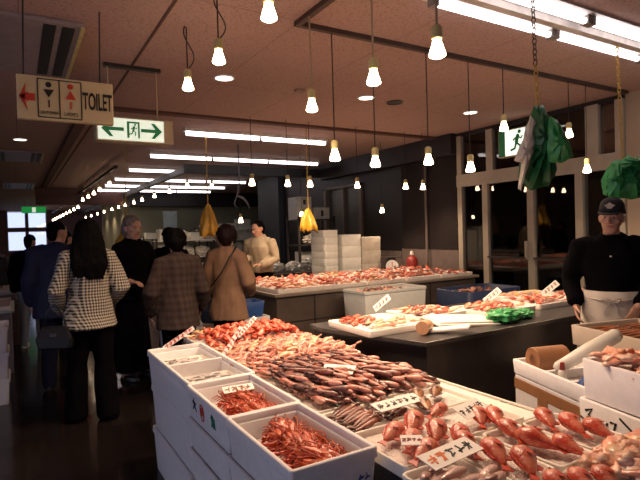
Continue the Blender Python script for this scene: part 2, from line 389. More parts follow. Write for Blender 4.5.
# end wall of the aisle with bright windows
ew = MB()
for x0, x1, z0, z1 in ((-4.5, -0.30, 0, CE), (1.45, 9.5, 0, CE), (-0.30, 1.45, 0, 0.9)): ew.box(x0, x1, 29.9, 30.0, z0, z1)
structure('wall_end', ew, fascia_m)
pane_day = glass_mat('clear entrance pane', (0.96, 0.98, 1.0))
for n_, (x0, x1, z0, z1) in enumerate(((-0.30, 0.52, 0.9, 1.9), (0.60, 1.45, 0.9, 1.9), (-0.30, 0.52, 2.05, CE), (0.60, 1.45, 2.05, CE)), 1):
    w = structure('window_%d' % n_, MB().box(x0, x1, 29.93, 29.95, z0, z1), pane_day)
    fr = MB()
    for a in ((x0, x0 + .04, z0, z1), (x1 - .04, x1, z0, z1), (x0, x1, z0, z0 + .04), (x0, x1, z1 - .04, z1)): fr.box(a[0], a[1], 29.88, 29.98, a[2], a[3])
    fr.build('window_frame', frame_metal, w)
structure('trim_10', MB().box(0.52, 0.60, 29.86, 30.0, 0.9, CE).box(-0.30, 1.45, 29.86, 30.0, 1.9, 2.05), fascia_m)
# left side of the hall: a shopfront open to the daylight
lw = MB().box(-4.5, -4.4, -3.5, 30, 0, 0.5).box(-4.5, -4.4, 4.6, 30, 0.5, CE).box(-4.5, -4.4, -3.5, 4.6, 2.15, CE)
for y in (-3.5, -0.5, 2.5, 4.5): lw.box(-4.5, -4.4, y, y + 0.15, 0.5, 2.2)
structure('wall_left', lw, wall_cream)
structure('wall_rear', MB().box(-2.6, 9.5, -3.6, -3.5, 0, CE).box(-4.5, -2.6, -3.6, -3.5, 2.2, CE), wall_cream)

# ------------------------------------------------------------------ glazed shopfront on the right
fm = MB()
for y, w_ in ((5.78, 0.09), (5.28, 0.10), (4.50, 0.10), (3.80, 0.10), (3.29, 0.10)):
    fm.box(WX - 0.05, WX + 0.07, y - w_ / 2, y + w_ / 2, 0, 2.12)
for y, w_ in ((5.78, 0.09), (5.18, 0.12), (3.62, 0.16), (3.29, 0.10)):
    fm.box(WX - 0.05, WX + 0.07, y - w_ / 2, y + w_ / 2, 2.28, 2.90)
fm.box(WX - 0.06, WX + 0.08, 3.24, 5.83, 2.10, 2.29)
fm.box(WX - 0.04, WX + 0.06, 3.24, 5.83, 0, 0.10)
sf = structure('window_5', fm, frame_metal)
g = MB()
for y0, y1 in ((3.34, 3.75), (3.85, 4.45), (4.55, 5.23), (5.33, 5.74)): g.box(WX, WX + 0.008, y0, y1, 0.10, 2.10)
for y0, y1 in ((3.34, 3.54), (3.70, 5.12), (5.24, 5.74)): g.box(WX, WX + 0.008, y0, y1, 2.29, 2.90)
glass_dark = glass_mat('shopfront glass', (0.85, 0.85, 0.85))
g.build('window_glass', glass_dark, sf)
MB().box(WX - 0.09, WX - 0.06, 3.86, 4.44, 1.00, 1.03).box(WX - 0.09, WX - 0.06, 4.56, 5.22, 1.00, 1.03).build('push_bar', dark_metal, sf)
for y in (4.44, 4.56): MB().box(WX - 0.08, WX - 0.04, y - .02, y + .02, 1.0, 1.25).build('door_handle', frame_metal, sf)
# porch beyond the glass
structure('wall_porch', MB().box(8.1, 8.2, 2.6, 6.4, 0, CE).box(WX + .12, 8.1, 6.3, 6.4, 0, CE).box(WX + .12, 8.1, 2.6, 2.7, 0, CE), outside_dark)
sh = MB()
for k in range(24): sh.box(7.98, 8.06, 3.0, 5.9, 0.1 + k * .1, 0.185 + k * .1)
tag(sh.build('roller_shutter', mat('brown shutter', (0.075, 0.048, 0.036), 0.55)), 'closed brown roller shutter in the dark porch beyond the glass doors', 'shutter')
for k, (x, y, n_) in enumerate(((6.55, 5.97, 6), (6.62, 5.32, 4), (7.25, 5.10, 4))):
    for q in range(n_):
        o = MB().open_box(0.5, 0.42, 0.29, 0.02, taper=0.008).build('foam_box', foam_grey); o.location = (x, y, q * 0.29)
        tag(o, 'pale foam box stacked in the porch behind the %s' % ('narrow glass pane beside the dark wall', 'glass door panes', 'glass door panes')[k], 'box', ('foam boxes behind the narrow pane', 'foam boxes behind the door panes', 'foam boxes behind the door panes')[k])
# white pipe and sliding doors on the dark wall
tag(MB().cyl((WX - 0.07, 6.53, 0), (WX - 0.07, 6.53, 2.74), 0.022).build('wall_pipe', wainscot_m, smooth=40), 'slim pale pipe rising up the dark wall past the wainscot', 'pipe')
dr = MB().box(WX - 0.05, WX + .1, 8.44, 8.54, 0, 2.43).box(WX - 0.05, WX + .1, 9.80, 9.9, 0, 2.43).box(WX - 0.05, WX + .1, 8.44, 9.9, 2.38, 2.43).box(WX - .04, WX + .06, 9.10, 9.17, 0, 2.38)
d = structure('door_1', dr, mat('dim door frame', (0.14, 0.11, 0.09), 0.5))
MB().box(WX + 0.02, WX + .04, 8.54, 9.10, 0, 2.38).box(WX + 0.04, WX + .06, 9.17, 9.80, 0, 2.38).build('door_panel', mat('dull grey door panel', (0.060, 0.062, 0.062), 0.35), d)

# ------------------------------------------------------------------ ceiling fixtures
def tube_fixture(x0, y, n, label, ln=1.15):
    t = thing('fluorescent_light', (x0, y, CE), 0, label, 'ceiling light', 'fluorescent battens over the back of the hall')
    MB().box(0, n * ln, -0.05, 0.05, -0.05, 0).build('batten', white_metal, t)
    for k in range(n):
        MB().cyl((k * ln + 0.03, 0, -0.075), ((k + 1) * ln - 0.03, 0, -0.075), 0.034, n=10).build('tube', tube_mat, t, smooth=40)
    return t
rows = ((2.05, 6.98, 2, 'first two-tube ceiling light, in front of the longer rows behind it'),
        (2.07, 9.2, 3, 'long three-tube ceiling light just ahead of the black trunking'),
        (2.10, 11.3, 3, 'three-tube ceiling light just behind the black trunking'),
        (2.12, 13.2, 3, 'fourth row of ceiling tubes, behind the black trunking'),
        (2.14, 14.9, 3, 'fifth row of ceiling tubes, ahead of the dim last row'),
        (2.20, 16.4, 3, 'last row of ceiling tubes before the back wall'))
for x, y, n, l in rows: tube_fixture(x, y, n, l)
# wide two-lamp reflector fixture over the counter
t = thing('reflector_light', (2.30, 2.27, CE), 0, 'long white reflector ceiling light with paired tubes over the dark counter', 'ceiling light')
MB().box(0, 3.75, -0.21, 0.21, -0.015, 0).build('reflector_plate', white_metal, t)
for k in range(3):
    for y in (-0.14, 0.14):
        MB().cyl((k * 1.24 + 0.06, y, -0.05), (k * 1.24 + 1.2, y, -0.05), 0.022, n=10).build('tube', tube_mat, t, smooth=40)
        for q in (0.01, 1.2): MB().box(k * 1.24 + q, k * 1.24 + q + .045, y - .03, y + .03, -0.075, -0.015).build('lamp_holder', mat('grey lamp holder', (.25, .22, .2), .5), t)
MB().box(0, 3.75, -0.03, 0.03, -0.06, -0.015).build('spine', white_metal, t)
# downlights
for x, y, lit, l in ((0.12, 8.69, 1, 'round ceiling downlight just past the toilet sign'), (0.13, 10.45, 1, 'round ceiling downlight behind the second air vent'),
                     (1.32, 8.35, 1, 'round downlight below the hanging arrow sign'), (1.75, 4.6, 1, 'round downlight beside the row of three hanging bulbs'),
                     (3.42, 4.62, 1, 'lit round downlight next to an unlit round recess'), (3.86, 4.66, 0, 'unlit dark round recess in the ceiling'), (5.1, 4.65, 1, 'round downlight near the glass shopfront')):
    t = thing('downlight', (x, y, CE), 0, l, 'downlight')
    MB().lathe([(0.10, 0.0), (0.10, -0.012), (0.085, -0.014), (0.082, 0.0)], 24).build('trim_ring', white_metal if lit else dark_metal, t, smooth=40)
    MB().lathe([(0.082, -0.004), (0.08, -0.010), (0.001, -0.012)], 24).build('lens', down_mat if lit else black_rail, t, smooth=40)
# air-conditioning cassettes
def cassette(x, y, w, l, label):
    t = thing('air_vent', (x, y, CE), 0, label, 'air conditioner')
    MB().box(-w / 2, w / 2, -l / 2, l / 2, -0.03, 0).build('cover_plate', mat('grey vent plate', (0.34, 0.28, 0.27), 0.5), t, bevel=0.008)
    for s in (-1, 1):
        for q in (0.30, 0.41):
            MB().box(s * w * q - w * 0.037, s * w * q + w * 0.037, -l * 0.46, l * 0.46, -0.034, -0.028).build('air_slot', black_rail, t)
        MB().box(s * w * 0.49 - 0.012, s * w * 0.49 + 0.012, -l / 2, l / 2, -0.045, -0.03).build('edge_strip', cream, t)
cassette(-0.06, 4.50, 1.05, 1.3, 'large slotted ceiling air vent just above the toilet sign')
cassette(0.10, 10.4, 0.75, 1.2, 'slotted ceiling air vent between two downlights')
cassette(0.14, 16.0, 0.7, 1.6, 'far slotted ceiling air vent over the end of the aisle')
tag(MB().lathe([(0.06, 0), (0.06, -0.02), (0.03, -0.04), (0.001, -0.04)], 16).move(T(2.61, 4.68, CE)).build('smoke_detector', mat('detector', (0.3, 0.2, 0.16), 0.5), smooth=40), 'small round smoke detector on the ceiling behind the hanging bulbs', 'detector')

# ceiling rails that carry lamps
def rail(name, x0, x1, y0, y1, z0, z1, m, label): tag(MB().box(x0, x1, y0, y1, z0, z1).build(name, m), label, 'rail')
rail('lamp_rail', 1.74, 5.98, 3.14, 3.18, CE - 0.035, CE, mat('brown rail', (0.06, 0.03, 0.022), 0.5), 'brown ceiling rail of bulbs running across above the dark counter')
rail('lamp_rail', 1.74, 1.78, -0.6, 3.14, CE - 0.035, CE, mat('brown rail', (0.06, 0.03, 0.022), 0.5), 'brown ceiling rail above the fish table, meeting the cross rail')
rail('lamp_rail', 1.645, 1.695, 10.1, 29.0, 2.75, 2.81, black_rail, 'long black rail carrying the string of bulbs along the aisle')

# pendant lamps
def make_pendant():
    t = thing('pendant_lamp')
    p = [(0.001, 0.0), (0.027, 0.002), (0.039, 0.009), (0.040, 0.016), (0.033, 0.040), (0.022, 0.074), (0.019, 0.088), (0.001, 0.092)]
    MB().lathe(p, 20).build('bulb', bulb_mat, t, smooth=True)
    MB().lathe([(0.001, 0.088), (0.023, 0.088), (0.027, 0.092), (0.027, 0.140), (0.018, 0.152), (0.001, 0.152)], 16).build('socket', cream, t, smooth=40)
    return t
def add_spot(t, watt):
    ld = bpy.data.lights.get('bulb_beam_%d' % int(watt * 10))
    if not ld:
        ld = bpy.data.lights.new('bulb_beam_%d' % int(watt * 10), 'SPOT'); ld.energy = watt * 4; ld.color = BULB_TINT; ld.spot_size = rad(150); ld.spot_blend = 0.9; ld.shadow_soft_size = 0.04
    o = bpy.data.objects.new('bulb_beam', ld); COL.objects.link(o); o.parent = t; o.location = (0, 0, -0.03)
proto = make_pendant()
unit_cord = MB().cyl((0, 0, 0), (0, 0, 1), 0.0045, n=6).mesh('cord', cord_mat)
unit_cord2 = MB().cyl((0, 0, 0), (0, 0, 1), 0.006, n=6).mesh('cord', cord_light)
used = [False]
def pendant(x, y, z, top, label, group=None, watt=0, pale=False, loops=None, stick=False):
    if not used[0]: t = proto; used[0] = True; t.location = (x, y, z); tag(t, label, 'lamp', group)
    else: t = dup(proto, (x, y, z), None, label); t['category'] = 'lamp'
    if group: t['group'] = group
    elif 'group' in t: del t['group']
    c = bpy.data.objects.new('cord', unit_cord2 if pale else unit_cord); COL.objects.link(c); c.parent = t; c.location = (0, 0, 0.15); c.scale = (1, 1, max(0.02, top - z - 0.15))
    if loops:
        pts = []
        for k in range(26):
            a = k / 25
            pts.append((0.045 * math.sin(a * 9.5) * (1 - a * 0.4) + 0.01, 0.02 * math.cos(a * 7), 0.16 + a * loops))
        MB().tube(pts, 0.0045, 6).build('cord_loop', cord_mat, t, smooth=True)
    if watt: add_spot(t, watt)
    return t
W = BULB_WATT
PL = []
for y, l, lp in ((2.26, 'bulb at the top of the frame above the fish table, first of its row', None), (2.97, 'second bulb of the row over the foam boxes, with a looped cord', 0.42), (3.61, 'third bulb of the row over the foam boxes, with a knotted cord', 0.5)):
    pendant(1.1, y, 2.50, CE, l, None, W, False, lp)
for y, l in ((1.79, 'largest bulb over the fish table, beside the long reflector light'), (2.29, 'middle bulb hanging over the fish table on a pale cord'), (2.98, 'bulb on a long pale cord at the corner of the ceiling rails')):
    pendant(1.75, y, 2.275, CE, l, None, W, True)
for x, z, l in ((2.04, 1.98, 'first low bulb on the cross rail, over the end of the dark counter'), (2.41, 1.95, 'second low bulb on the cross rail over the counter'), (2.96, 1.99, 'third low bulb on the cross rail over the counter'),
                (3.45, 1.95, 'fourth low bulb on the cross rail, before the glass shopfront'), (3.90, 2.34, 'bulb beside the running-man exit sign'),
                (4.89, 2.35, 'high bulb between the two bundles of green bags'), (5.19, 2.0, 'low bulb beside the smaller bundle of green bags')):
    pendant(x, 3.16, z, CE, l, None, W * 0.8)
for k, y in enumerate((10.95, 12.3, 13.3, 14.4, 15.6, 16.9, 18.2, 19.6, 21, 22.5, 24, 25.5, 27, 28.5)):
    pendant(1.67, y, 2.50 if y < 16.7 else 2.36, 2.75, 'small bulb in the string of lights on the long black rail along the aisle', 'bulbs along the aisle rail', W * 0.5 if k % 3 == 0 else 0)
for k, y in enumerate((11.3, 12.7, 14.1, 15.2, 16.5, 17.7, 19.0, 20.8, 22.6, 24.6, 26.6)):
    pendant(2.95, y, 2.40, 2.66, 'small bulb in the second string, on the trunking beyond the aisle rail', 'bulbs along the trunking', W * 0.5 if k % 3 == 1 else 0)
for x in (2.95, 3.45):
    pendant(x, 9.95, 2.40, 2.68, 'small bulb under the black trunking that crosses the hall', 'bulbs under the cross trunking', W * 0.5)
for x, l in ((2.61, 'bulb before the slate blue pillar, over the far counter row'), (3.12, 'bulb to one side of the rack of white cartons'), (3.46, 'bulb above the yellow bag at the dark rack'), (4.24, 'bulb at the top of the sliding doors, over the far counter'), (5.14, 'bulb against the dark wall, one of a close pair before the pipe'), (5.49, 'bulb against the dark wall, nearer the pipe of the close pair')):
    pendant(x, 6.0, 2.07, CE, l, None, W * 0.5)
for x, y, z, l in ((4.80, 8.69, 1.77, 'low bulb in front of the dark sliding doors'), (5.40, 6.93, 1.75, 'low bulb over the stacked foam boxes by the dark wall'), (3.30, 8.11, 1.65, 'bulb hanging low over the beige work jacket')):
    pendant(x, y, z, CE, l, None, W * 0.8)

# ------------------------------------------------------------------ signs
sign_cream = mat('cream sign board', (0.74, 0.61, 0.33), 0.35, 0.04, 4)
t = thing('toilet_sign', (0.315, 3.62, 2.345), 0, 'cream hanging sign reading TOILET with red arrow and two figures', 'sign')
MB().box(-0.275, 0.275, -0.025, 0.025, -0.135, 0.135).build('sign_board', sign_cream, t, bevel=0.006)
def flat(pts, m, parent, name, y=-0.0275, th=0.002):
    n = len(pts)
    MB().loft([[(p[0], y - th, p[1]) for p in pts], [(p[0], y, p[1]) for p in pts]]).build(name, m, parent)
flat([(-0.26, 0.0), (-0.215, 0.03), (-0.215, 0.022), (-0.178, 0.022), (-0.178, -0.022), (-0.215, -0.022), (-0.215, -0.03)], ink_red, t, 'arrow')
flat([(-0.262, 0.0), (-0.226, 0.085), (-0.232, 0.02), (-0.232, -0.02), (-0.218, -0.085)], ink_red, t, 'arrow_head')
fr = MB()
for x in (-0.162, -0.042, 0.083): fr.box(x - .003, x + .003, -0.029, -0.026, -0.118, 0.118)
for z in (-0.118, 0.118): fr.box(-0.162, 0.083, -0.029, -0.026, z - .003, z + .003)
fr.build('panel_border', ink, t)
def circ(cx, cz, r, n=16): return [(cx + r * math.cos(2 * PI * k / n), cz + r * math.sin(2 * PI * k / n)) for k in range(n)]
flat(circ(-0.102, 0.085, 0.017), ink, t, 'figure_head'); flat([(-0.132, 0.055), (-0.072, 0.055), (-0.102, 0.005)], ink, t, 'figure_body'); flat([(-0.106, -0.01), (-0.098, -0.01), (-0.098, -0.055), (-0.106, -0.055)], ink, t, 'figure_leg')
flat(circ(0.021, 0.085, 0.017), ink_red, t, 'figure_head'); flat([(0.021, 0.06), (0.051, 0.005), (-0.009, 0.005)], ink_red, t, 'figure_body'); flat([(0.017, -0.01), (0.025, -0.01), (0.025, -0.055), (0.017, -0.055)], ink_red, t, 'figure_leg')
lettering('GENTLEMEN', 0.026, ink, t, T(-0.102, -0.0275, -0.090) @ FACE_Y, squeeze=0.66)
lettering('LADIES', 0.030, ink, t, T(0.021, -0.0275, -0.090) @ FACE_Y, squeeze=0.85)
lettering('TOILET', 0.150, ink, t, T(0.179, -0.0275, 0.0) @ FACE_Y, squeeze=0.36, bold=0.003)
for x in (-0.235, 0.20):
    MB().cyl((x, 0, 0.135), (x + 0.012, 0, CE - 2.345), 0.005, n=8).build('hanging_rod', dark_metal, t, smooth=40)

sign_lit = mat('lit white sign face', (0.9, 1, 0.9), 0.4, emit=0.85, ecol=(0.86, 1.0, 0.78))
sign_green = mat('lit green symbol', (0.02, 0.3, 0.10), 0.4, emit=0.10, ecol=(0.02, 0.42, 0.16))
casing = mat('sign casing', (0.52, 0.42, 0.25), 0.45)
t = thing('exit_sign', (0.93, 4.65, 2.385), 0, 'lit white hanging sign with two green arrows and a running figure', 'sign')
MB().box(-0.32, 0.32, -0.06, 0.06, -0.105, 0.105).build('casing', casing, t, bevel=0.006)
MB().box(-0.305, 0.235, -0.066, -0.059, -0.092, 0.092).build('lit_face', sign_lit, t)
y = -0.067
def arrow(cx, s):
    return [(cx + s * 0.095, 0.0), (cx + s * 0.03, 0.066), (cx + s * 0.0, 0.066), (cx + s * 0.035, 0.015), (cx - s * 0.085, 0.015), (cx - s * 0.085, -0.015), (cx + s * 0.035, -0.015), (cx + s * 0.0, -0.066), (cx + s * 0.03, -0.066)]
flat(arrow(-0.185, -1), sign_green, t, 'arrow', y); flat(arrow(0.125, 1), sign_green, t, 'arrow', y)
flat([(-0.075, -0.07), (-0.055, -0.07), (-0.055, 0.07), (-0.075, 0.07)], sign_green, t, 'door_symbol', y); flat([(0.015, -0.07), (0.030, -0.07), (0.030, 0.07), (0.015, 0.07)], sign_green, t, 'door_symbol', y); flat([(-0.06, 0.055), (0.02, 0.055), (0.02, 0.07), (-0.06, 0.07)], sign_green, t, 'door_symbol', y)
def runner(parent, M, m, s=1.0):
    mb = MB()
    for pts, r in (([(0.005, 0, 0.035), (-0.004, 0, 0.0)], 0.010), ([(0.004, 0, 0.028), (0.024, 0, 0.018), (0.030, 0, 0.028)], 0.005), ([(0.0, 0, 0.028), (-0.022, 0, 0.014)], 0.005),
                   ([(-0.003, 0, 0.0), (0.018, 0, -0.018), (0.012, 0, -0.045)], 0.006), ([(-0.004, 0, 0.0), (-0.014, 0, -0.028), (-0.036, 0, -0.034)], 0.006)):
        mb.tube([(p[0] * s, p[1], p[2] * s) for p in pts], r * s, 6, flat=1.0)
    mb.ball((0.014 * s, 0, 0.052 * s), 0.010 * s, n=6)
    mb.v = [Vector((v.x, v.y * 0.15, v.z)) for v in mb.v]
    mb.move(M).build('running_figure', m, parent)
runner(t, T(-0.02, -0.0675, -0.005), sign_green, 0.95)
for x in (-0.205, 0.20): MB().cyl((x, 0, 0.105), (x, 0, CE - 2.385), 0.006, n=8).build('hanging_rod', casing, t, smooth=40)
MB().box(-0.235, 0.235, -0.03, 0.03, CE - 2.385 - 0.03, CE - 2.385).build('ceiling_bracket', dark_metal, t)

t = thing('exit_sign', (WX - 0.08, 4.64, 2.62), -PI / 2, 'lit exit sign with a running figure on the glass shopfront, beside green bags', 'sign')
MB().box(-0.30, 0.30, -0.05, 0.03, -0.19, 0.19).build('casing', casing, t, bevel=0.006)
MB().box(-0.285, -0.185, -0.056, -0.049, -0.175, 0.175).build('green_panel', mat('deep green panel', (0.02, 0.16, 0.06), 0.4, emit=0.12, ecol=(0.02, 0.25, 0.08)), t)
MB().box(-0.18, 0.285, -0.056, -0.049, -0.175, 0.175).build('lit_face', mat('bright lit sign face', (1, 1, 1), 0.4, emit=1.3, ecol=(0.85, 1.0, 0.85)), t)
runner(t, T(0.02, -0.058, -0.01), mat('deep green panel', (0.02, 0.16, 0.06), 0.4), 2.8)
t = thing('exit_sign', (0.66, 22.0, 2.58), 0, 'far green exit sign hanging over the end of the aisle', 'sign')
MB().box(-0.40, 0.40, -0.05, 0.05, -0.12, 0.12).build('lit_face', mat('far lit green face', (0.02, 0.4, 0.1), 0.4, emit=0.55, ecol=(0.02, 0.42, 0.08)), t)
MB().box(-0.06, 0.06, -0.056, -0.049, -0.09, 0.09).build('figure_panel', sign_lit, t)
for x in (-0.3, 0.3): MB().cyl((x, 0, 0.12), (x, 0, CE - 2.58), 0.008, n=6).build('hanging_rod', dark_metal, t)

# ------------------------------------------------------------------ counters and tables
def bench(name, x0, x1, y0, y1, h, front, top, label, lip=0.03, cat='counter'):
    t = thing(name, ((x0 + x1) / 2, (y0 + y1) / 2, 0), 0, label, cat)
    hx, hy = (x1 - x0) / 2, (y1 - y0) / 2
    MB().box(-hx + lip, hx - lip, -hy + lip, hy - lip, 0, h - 0.03).build('counter_body', front, t)
    MB().box(-hx, hx, -hy, hy, h - 0.03, h).build('counter_top', top, t, bevel=0.006)
    return t
tb = bench('fish_table', 1.06, 1.865, 0.55, 3.86, 0.665, table_side, table_side, 'long dark fish display table covered with white trays, in front of the hall', 0.02, 'table')
# dark counter with its slanted end
t = thing('counter', (0, 0, 0), 0, 'dark steel counter with a slanted end, carrying fish trays and a green bag', 'counter')
MB().loft([[(2.22, 2.43, z), (5.75, 2.43, z), (5.75, 3.42, z), (2.00, 3.42, z), (1.96, 3.22, z)] for z in (0, 0.72)]).build('counter_body', counter_dark, t)
MB().loft([[(2.19, 2.40, z), (5.78, 2.40, z), (5.78, 3.44, z), (1.94, 3.44, z), (1.92, 3.22, z)] for z in (0.72, 0.752)]).build('counter_top', counter_top, t, bevel=0.005)
t = thing('counter', (0, 0, 0), 0, 'long brown-fronted counter heaped with red fish in front of the beige work jacket', 'counter')
MB().box(2.50, 5.68, 5.16, 6.55, 0, 0.74).build('counter_body', counter_brown, t)
MB().box(2.46, 5.72, 5.12, 6.6, 0.74, 0.775).build('counter_top', mat('pale counter lip', (0.26, 0.21, 0.17), 0.5), t, bevel=0.005)
for x in (2.99, 3.9, 4.8): MB().box(x - .006, x + .006, 5.150, 5.165, 0.02, 0.74).build('panel_joint', brown_seam, t)
MB().box(2.50, 5.68, 5.150, 5.165, 0.44, 0.452).build('panel_joint', brown_seam, t)

# ------------------------------------------------------------------ fish shapes
def fish_mb(Ln, Hh, Th, nose=0.25, belly=1.0, tail=0.22, fins=True, seg=12, arch=0.0, tail_k=1, ring=10):
    """fish lying on its side, head towards +X, back towards +Y"""
    mb = MB(); R = []
    for i in range(seg + 1):
        u = i / seg
        q = 1 - u
        w = math.sqrt(max(0, 1 - (1 - q / nose) ** 2)) if q < nose else 1 - 0.86 * ((q - nose) / (1 - nose)) ** 1.45
        w = max(0.12 if u < 0.5 else 0.06, w)
        x = -Ln * 0.5 + Ln * u; cy = arch * Ln * math.sin(PI * u)
        R.append([(x, cy + Hh * 0.5 * w * math.cos(2 * PI * j / ring) * (1.0 if math.cos(2 * PI * j / ring) > 0 else belly), Th * 0.5 * (w ** 1.15) * math.sin(2 * PI * j / ring)) for j in range(ring)])
    mb.loft(R, k=0)
    x0 = -Ln * 0.49; tl = tail * Ln; th = 0.0035 + Th * 0.02
    if tail:
        pts = [(x0 + 0.02 * Ln, Hh * 0.09), (x0 - tl, Hh * 0.42), (x0 - tl * 0.72, 0), (x0 - tl, -Hh * 0.42), (x0 + 0.02 * Ln, -Hh * 0.09)]
        mb.loft([[(p[0], p[1], -th) for p in pts], [(p[0], p[1], th) for p in pts]], k=tail_k)
    if fins:
        pts = [(Ln * 0.22, Hh * 0.40), (Ln * 0.14, Hh * 0.60), (-Ln * 0.10, Hh * 0.58), (-Ln * 0.30, Hh * 0.30), (-Ln * 0.2, Hh * 0.3)]
        mb.loft([[(p[0], p[1] + arch * Ln, -th) for p in pts], [(p[0], p[1] + arch * Ln, th) for p in pts]], k=tail_k)
        pts = [(-Ln * 0.02, -Hh * 0.40 * belly), (-Ln * 0.16, -Hh * 0.58), (-Ln * 0.28, -Hh * 0.26)]
        mb.loft([[(p[0], p[1] + arch * Ln, -th) for p in pts], [(p[0], p[1] + arch * Ln, th) for p in pts]], k=tail_k)
    mb.ball((Ln * 0.37, Hh * 0.12, Th * 0.36), Hh * 0.06, Hh * 0.06, Hh * 0.03, 5, k=2)
    return mb
red_back = (0.50, 0.055, 0.025); red_belly = (0.72, 0.27, 0.17)
m_red = fish_mat('scarlet fish skin', red_back, red_belly, 1.5, sscale=42, half=0.05)
m_redfin = mat('scarlet fin', (0.55, 0.07, 0.03), 0.4, 0.2, 50)
m_pink = fish_mat('pink fish skin', (0.55, 0.14, 0.09), (0.78, 0.42, 0.33), 0.9, half=.02)
m_pinkfin = mat('pink fin', (0.62, 0.30, 0.22), 0.4, 0.2, 50)
m_dark = fish_mat('dark striped fish skin', (0.016, 0.008, 0.010), (0.46, 0.18, 0.13), 0.9, sscale=34, half=.016)
m_darkfin = mat('dusky fin', (0.13, 0.06, 0.05), 0.4, 0.2, 50)
m_brown = fish_mat('brown fish skin', (0.10, 0.028, 0.018), (0.36, 0.12, 0.075), 0.6)
m_rock = fish_mat('orange brown rockfish skin', (0.13, 0.040, 0.015), (0.48, 0.20, 0.07), 1.0, sscale=40)
m_squid = fish_mat('greyish pink squid skin', (0.36, 0.17, 0.14), (0.62, 0.42, 0.36), 0.7)
m_fillet = fish_mat('salmon pink flesh', (0.78, 0.28, 0.14), (0.85, 0.52, 0.34), 0.7)
m_yellowish = fish_mat('yellowish fish skin', (0.62, 0.33, 0.10), (0.76, 0.52, 0.28), 0.5)
m_silver = fish_mat('silver fish skin', (0.18, 0.16, 0.17), (0.62, 0.55, 0.52), 0.5)
m_prawn = fish_mat('cooked red prawn shell', (0.46, 0.045, 0.012), (0.64, 0.15, 0.055), 0.8)
m_cut = mat('raw cut flesh', (0.55, 0.22, 0.14), 0.35)

def big_fish(name, Ln, Hh, Th, ms, nose=0.25):
    """a fish with its parts: body, tail fin, dorsal fin, anal fin, side fin, eye"""
    t = thing(name)
    fb = fish_mb(Ln, Hh, Th, nose, tail=0, fins=False, seg=16, ring=16); fb.f = fb.f[:]
    body = MB(); R = []
    me = fb.mesh('body', [ms[0], ms[1], eye_dark])
    link('body', me, t, True)
    th = 0.002; x0 = -Ln * 0.49
    pts = [(x0 + .03 * Ln, Hh * .10), (x0 - Ln * .10, Hh * .17), (x0 - Ln * .18, Hh * .24), (x0 - Ln * .15, 0), (x0 - Ln * .18, -Hh * .24), (x0 - Ln * .10, -Hh * .17), (x0 + .03 * Ln, -Hh * .10)]
    MB().loft([[(p[0], p[1], -th) for p in pts], [(p[0], p[1], th) for p in pts]]).build('tail_fin', ms[1], t)
    top = [(Ln * (0.22 - 0.05 * k), Hh * (0.50 + (0.10 if k % 2 else 0.02)) * (1 - 0.035 * k)) for k in range(11)]
    bot = [(Ln * (0.22 - 0.05 * k), Hh * (0.36 - 0.02 * k)) for k in range(10, -1, -1)]
    MB().loft([[(p[0], p[1], -th) for p in top + bot], [(p[0], p[1], th) for p in top + bot]]).build('dorsal_fin', ms[1], t)
    pts = [(-Ln * .05, -Hh * .38), (-Ln * .15, -Hh * .60), (-Ln * .24, -Hh * .52), (-Ln * .27, -Hh * .26)]
    MB().loft([[(p[0], p[1], -th) for p in pts], [(p[0], p[1], th) for p in pts]]).build('anal_fin', ms[1], t)
    pts = [(Ln * .20, -Hh * .06), (Ln * .03, Hh * .05), (Ln * -.02, -Hh * .10), (Ln * .03, -Hh * .26)]
    MB().loft([[(p[0], p[1], Th * (.49 - .0 * i)) for i, p in enumerate(pts)], [(p[0], p[1], Th * .52) for p in pts]]).build('side_fin', ms[1], t)
    ey = MB().ball((Ln * .375, Hh * .14, Th * .36), Hh * .075, Hh * .075, Hh * .04, 6).build('eye', mat('fish eye', (0.55, 0.35, 0.12), 0.2), t, smooth=True)
    MB().ball((Ln * .377, Hh * .14, Th * .36 + Hh * .025), Hh * .042, Hh * .042, Hh * .02, 6).build('pupil', eye_dark, ey, smooth=True)
    return t
def first_or_dup(proto, state, loc, rot, label, cat, group=None, scale=1.0):
    if not state.get(proto.name):
        state[proto.name] = 1; o = proto; o.location = loc; o.rotation_euler = rot; o.scale = (scale,) * 3; o['label'] = label
    else: o = dup(proto, loc, rot, label, None, scale)
    o['category'] = cat
    if group: o['group'] = group
    elif 'group' in o: del o['group']
    return o
ST = {}
def mesh_fish(name, mb, ms):
    return name, [mb.mesh(name, ms)]
def put(name, me, loc, rot, label, cat, group=None, scale=1.0):
    o = bpy.data.objects.new(name, me); COL.objects.link(o)
    o.location = loc; o.rotation_euler = rot; o.scale = (scale,) * 3 if not hasattr(scale, '__len__') else scale
    return tag(o, label, cat, group)
def smooth_me(me):
    me.polygons.foreach_set('use_smooth', [True] * len(me.polygons)); return me

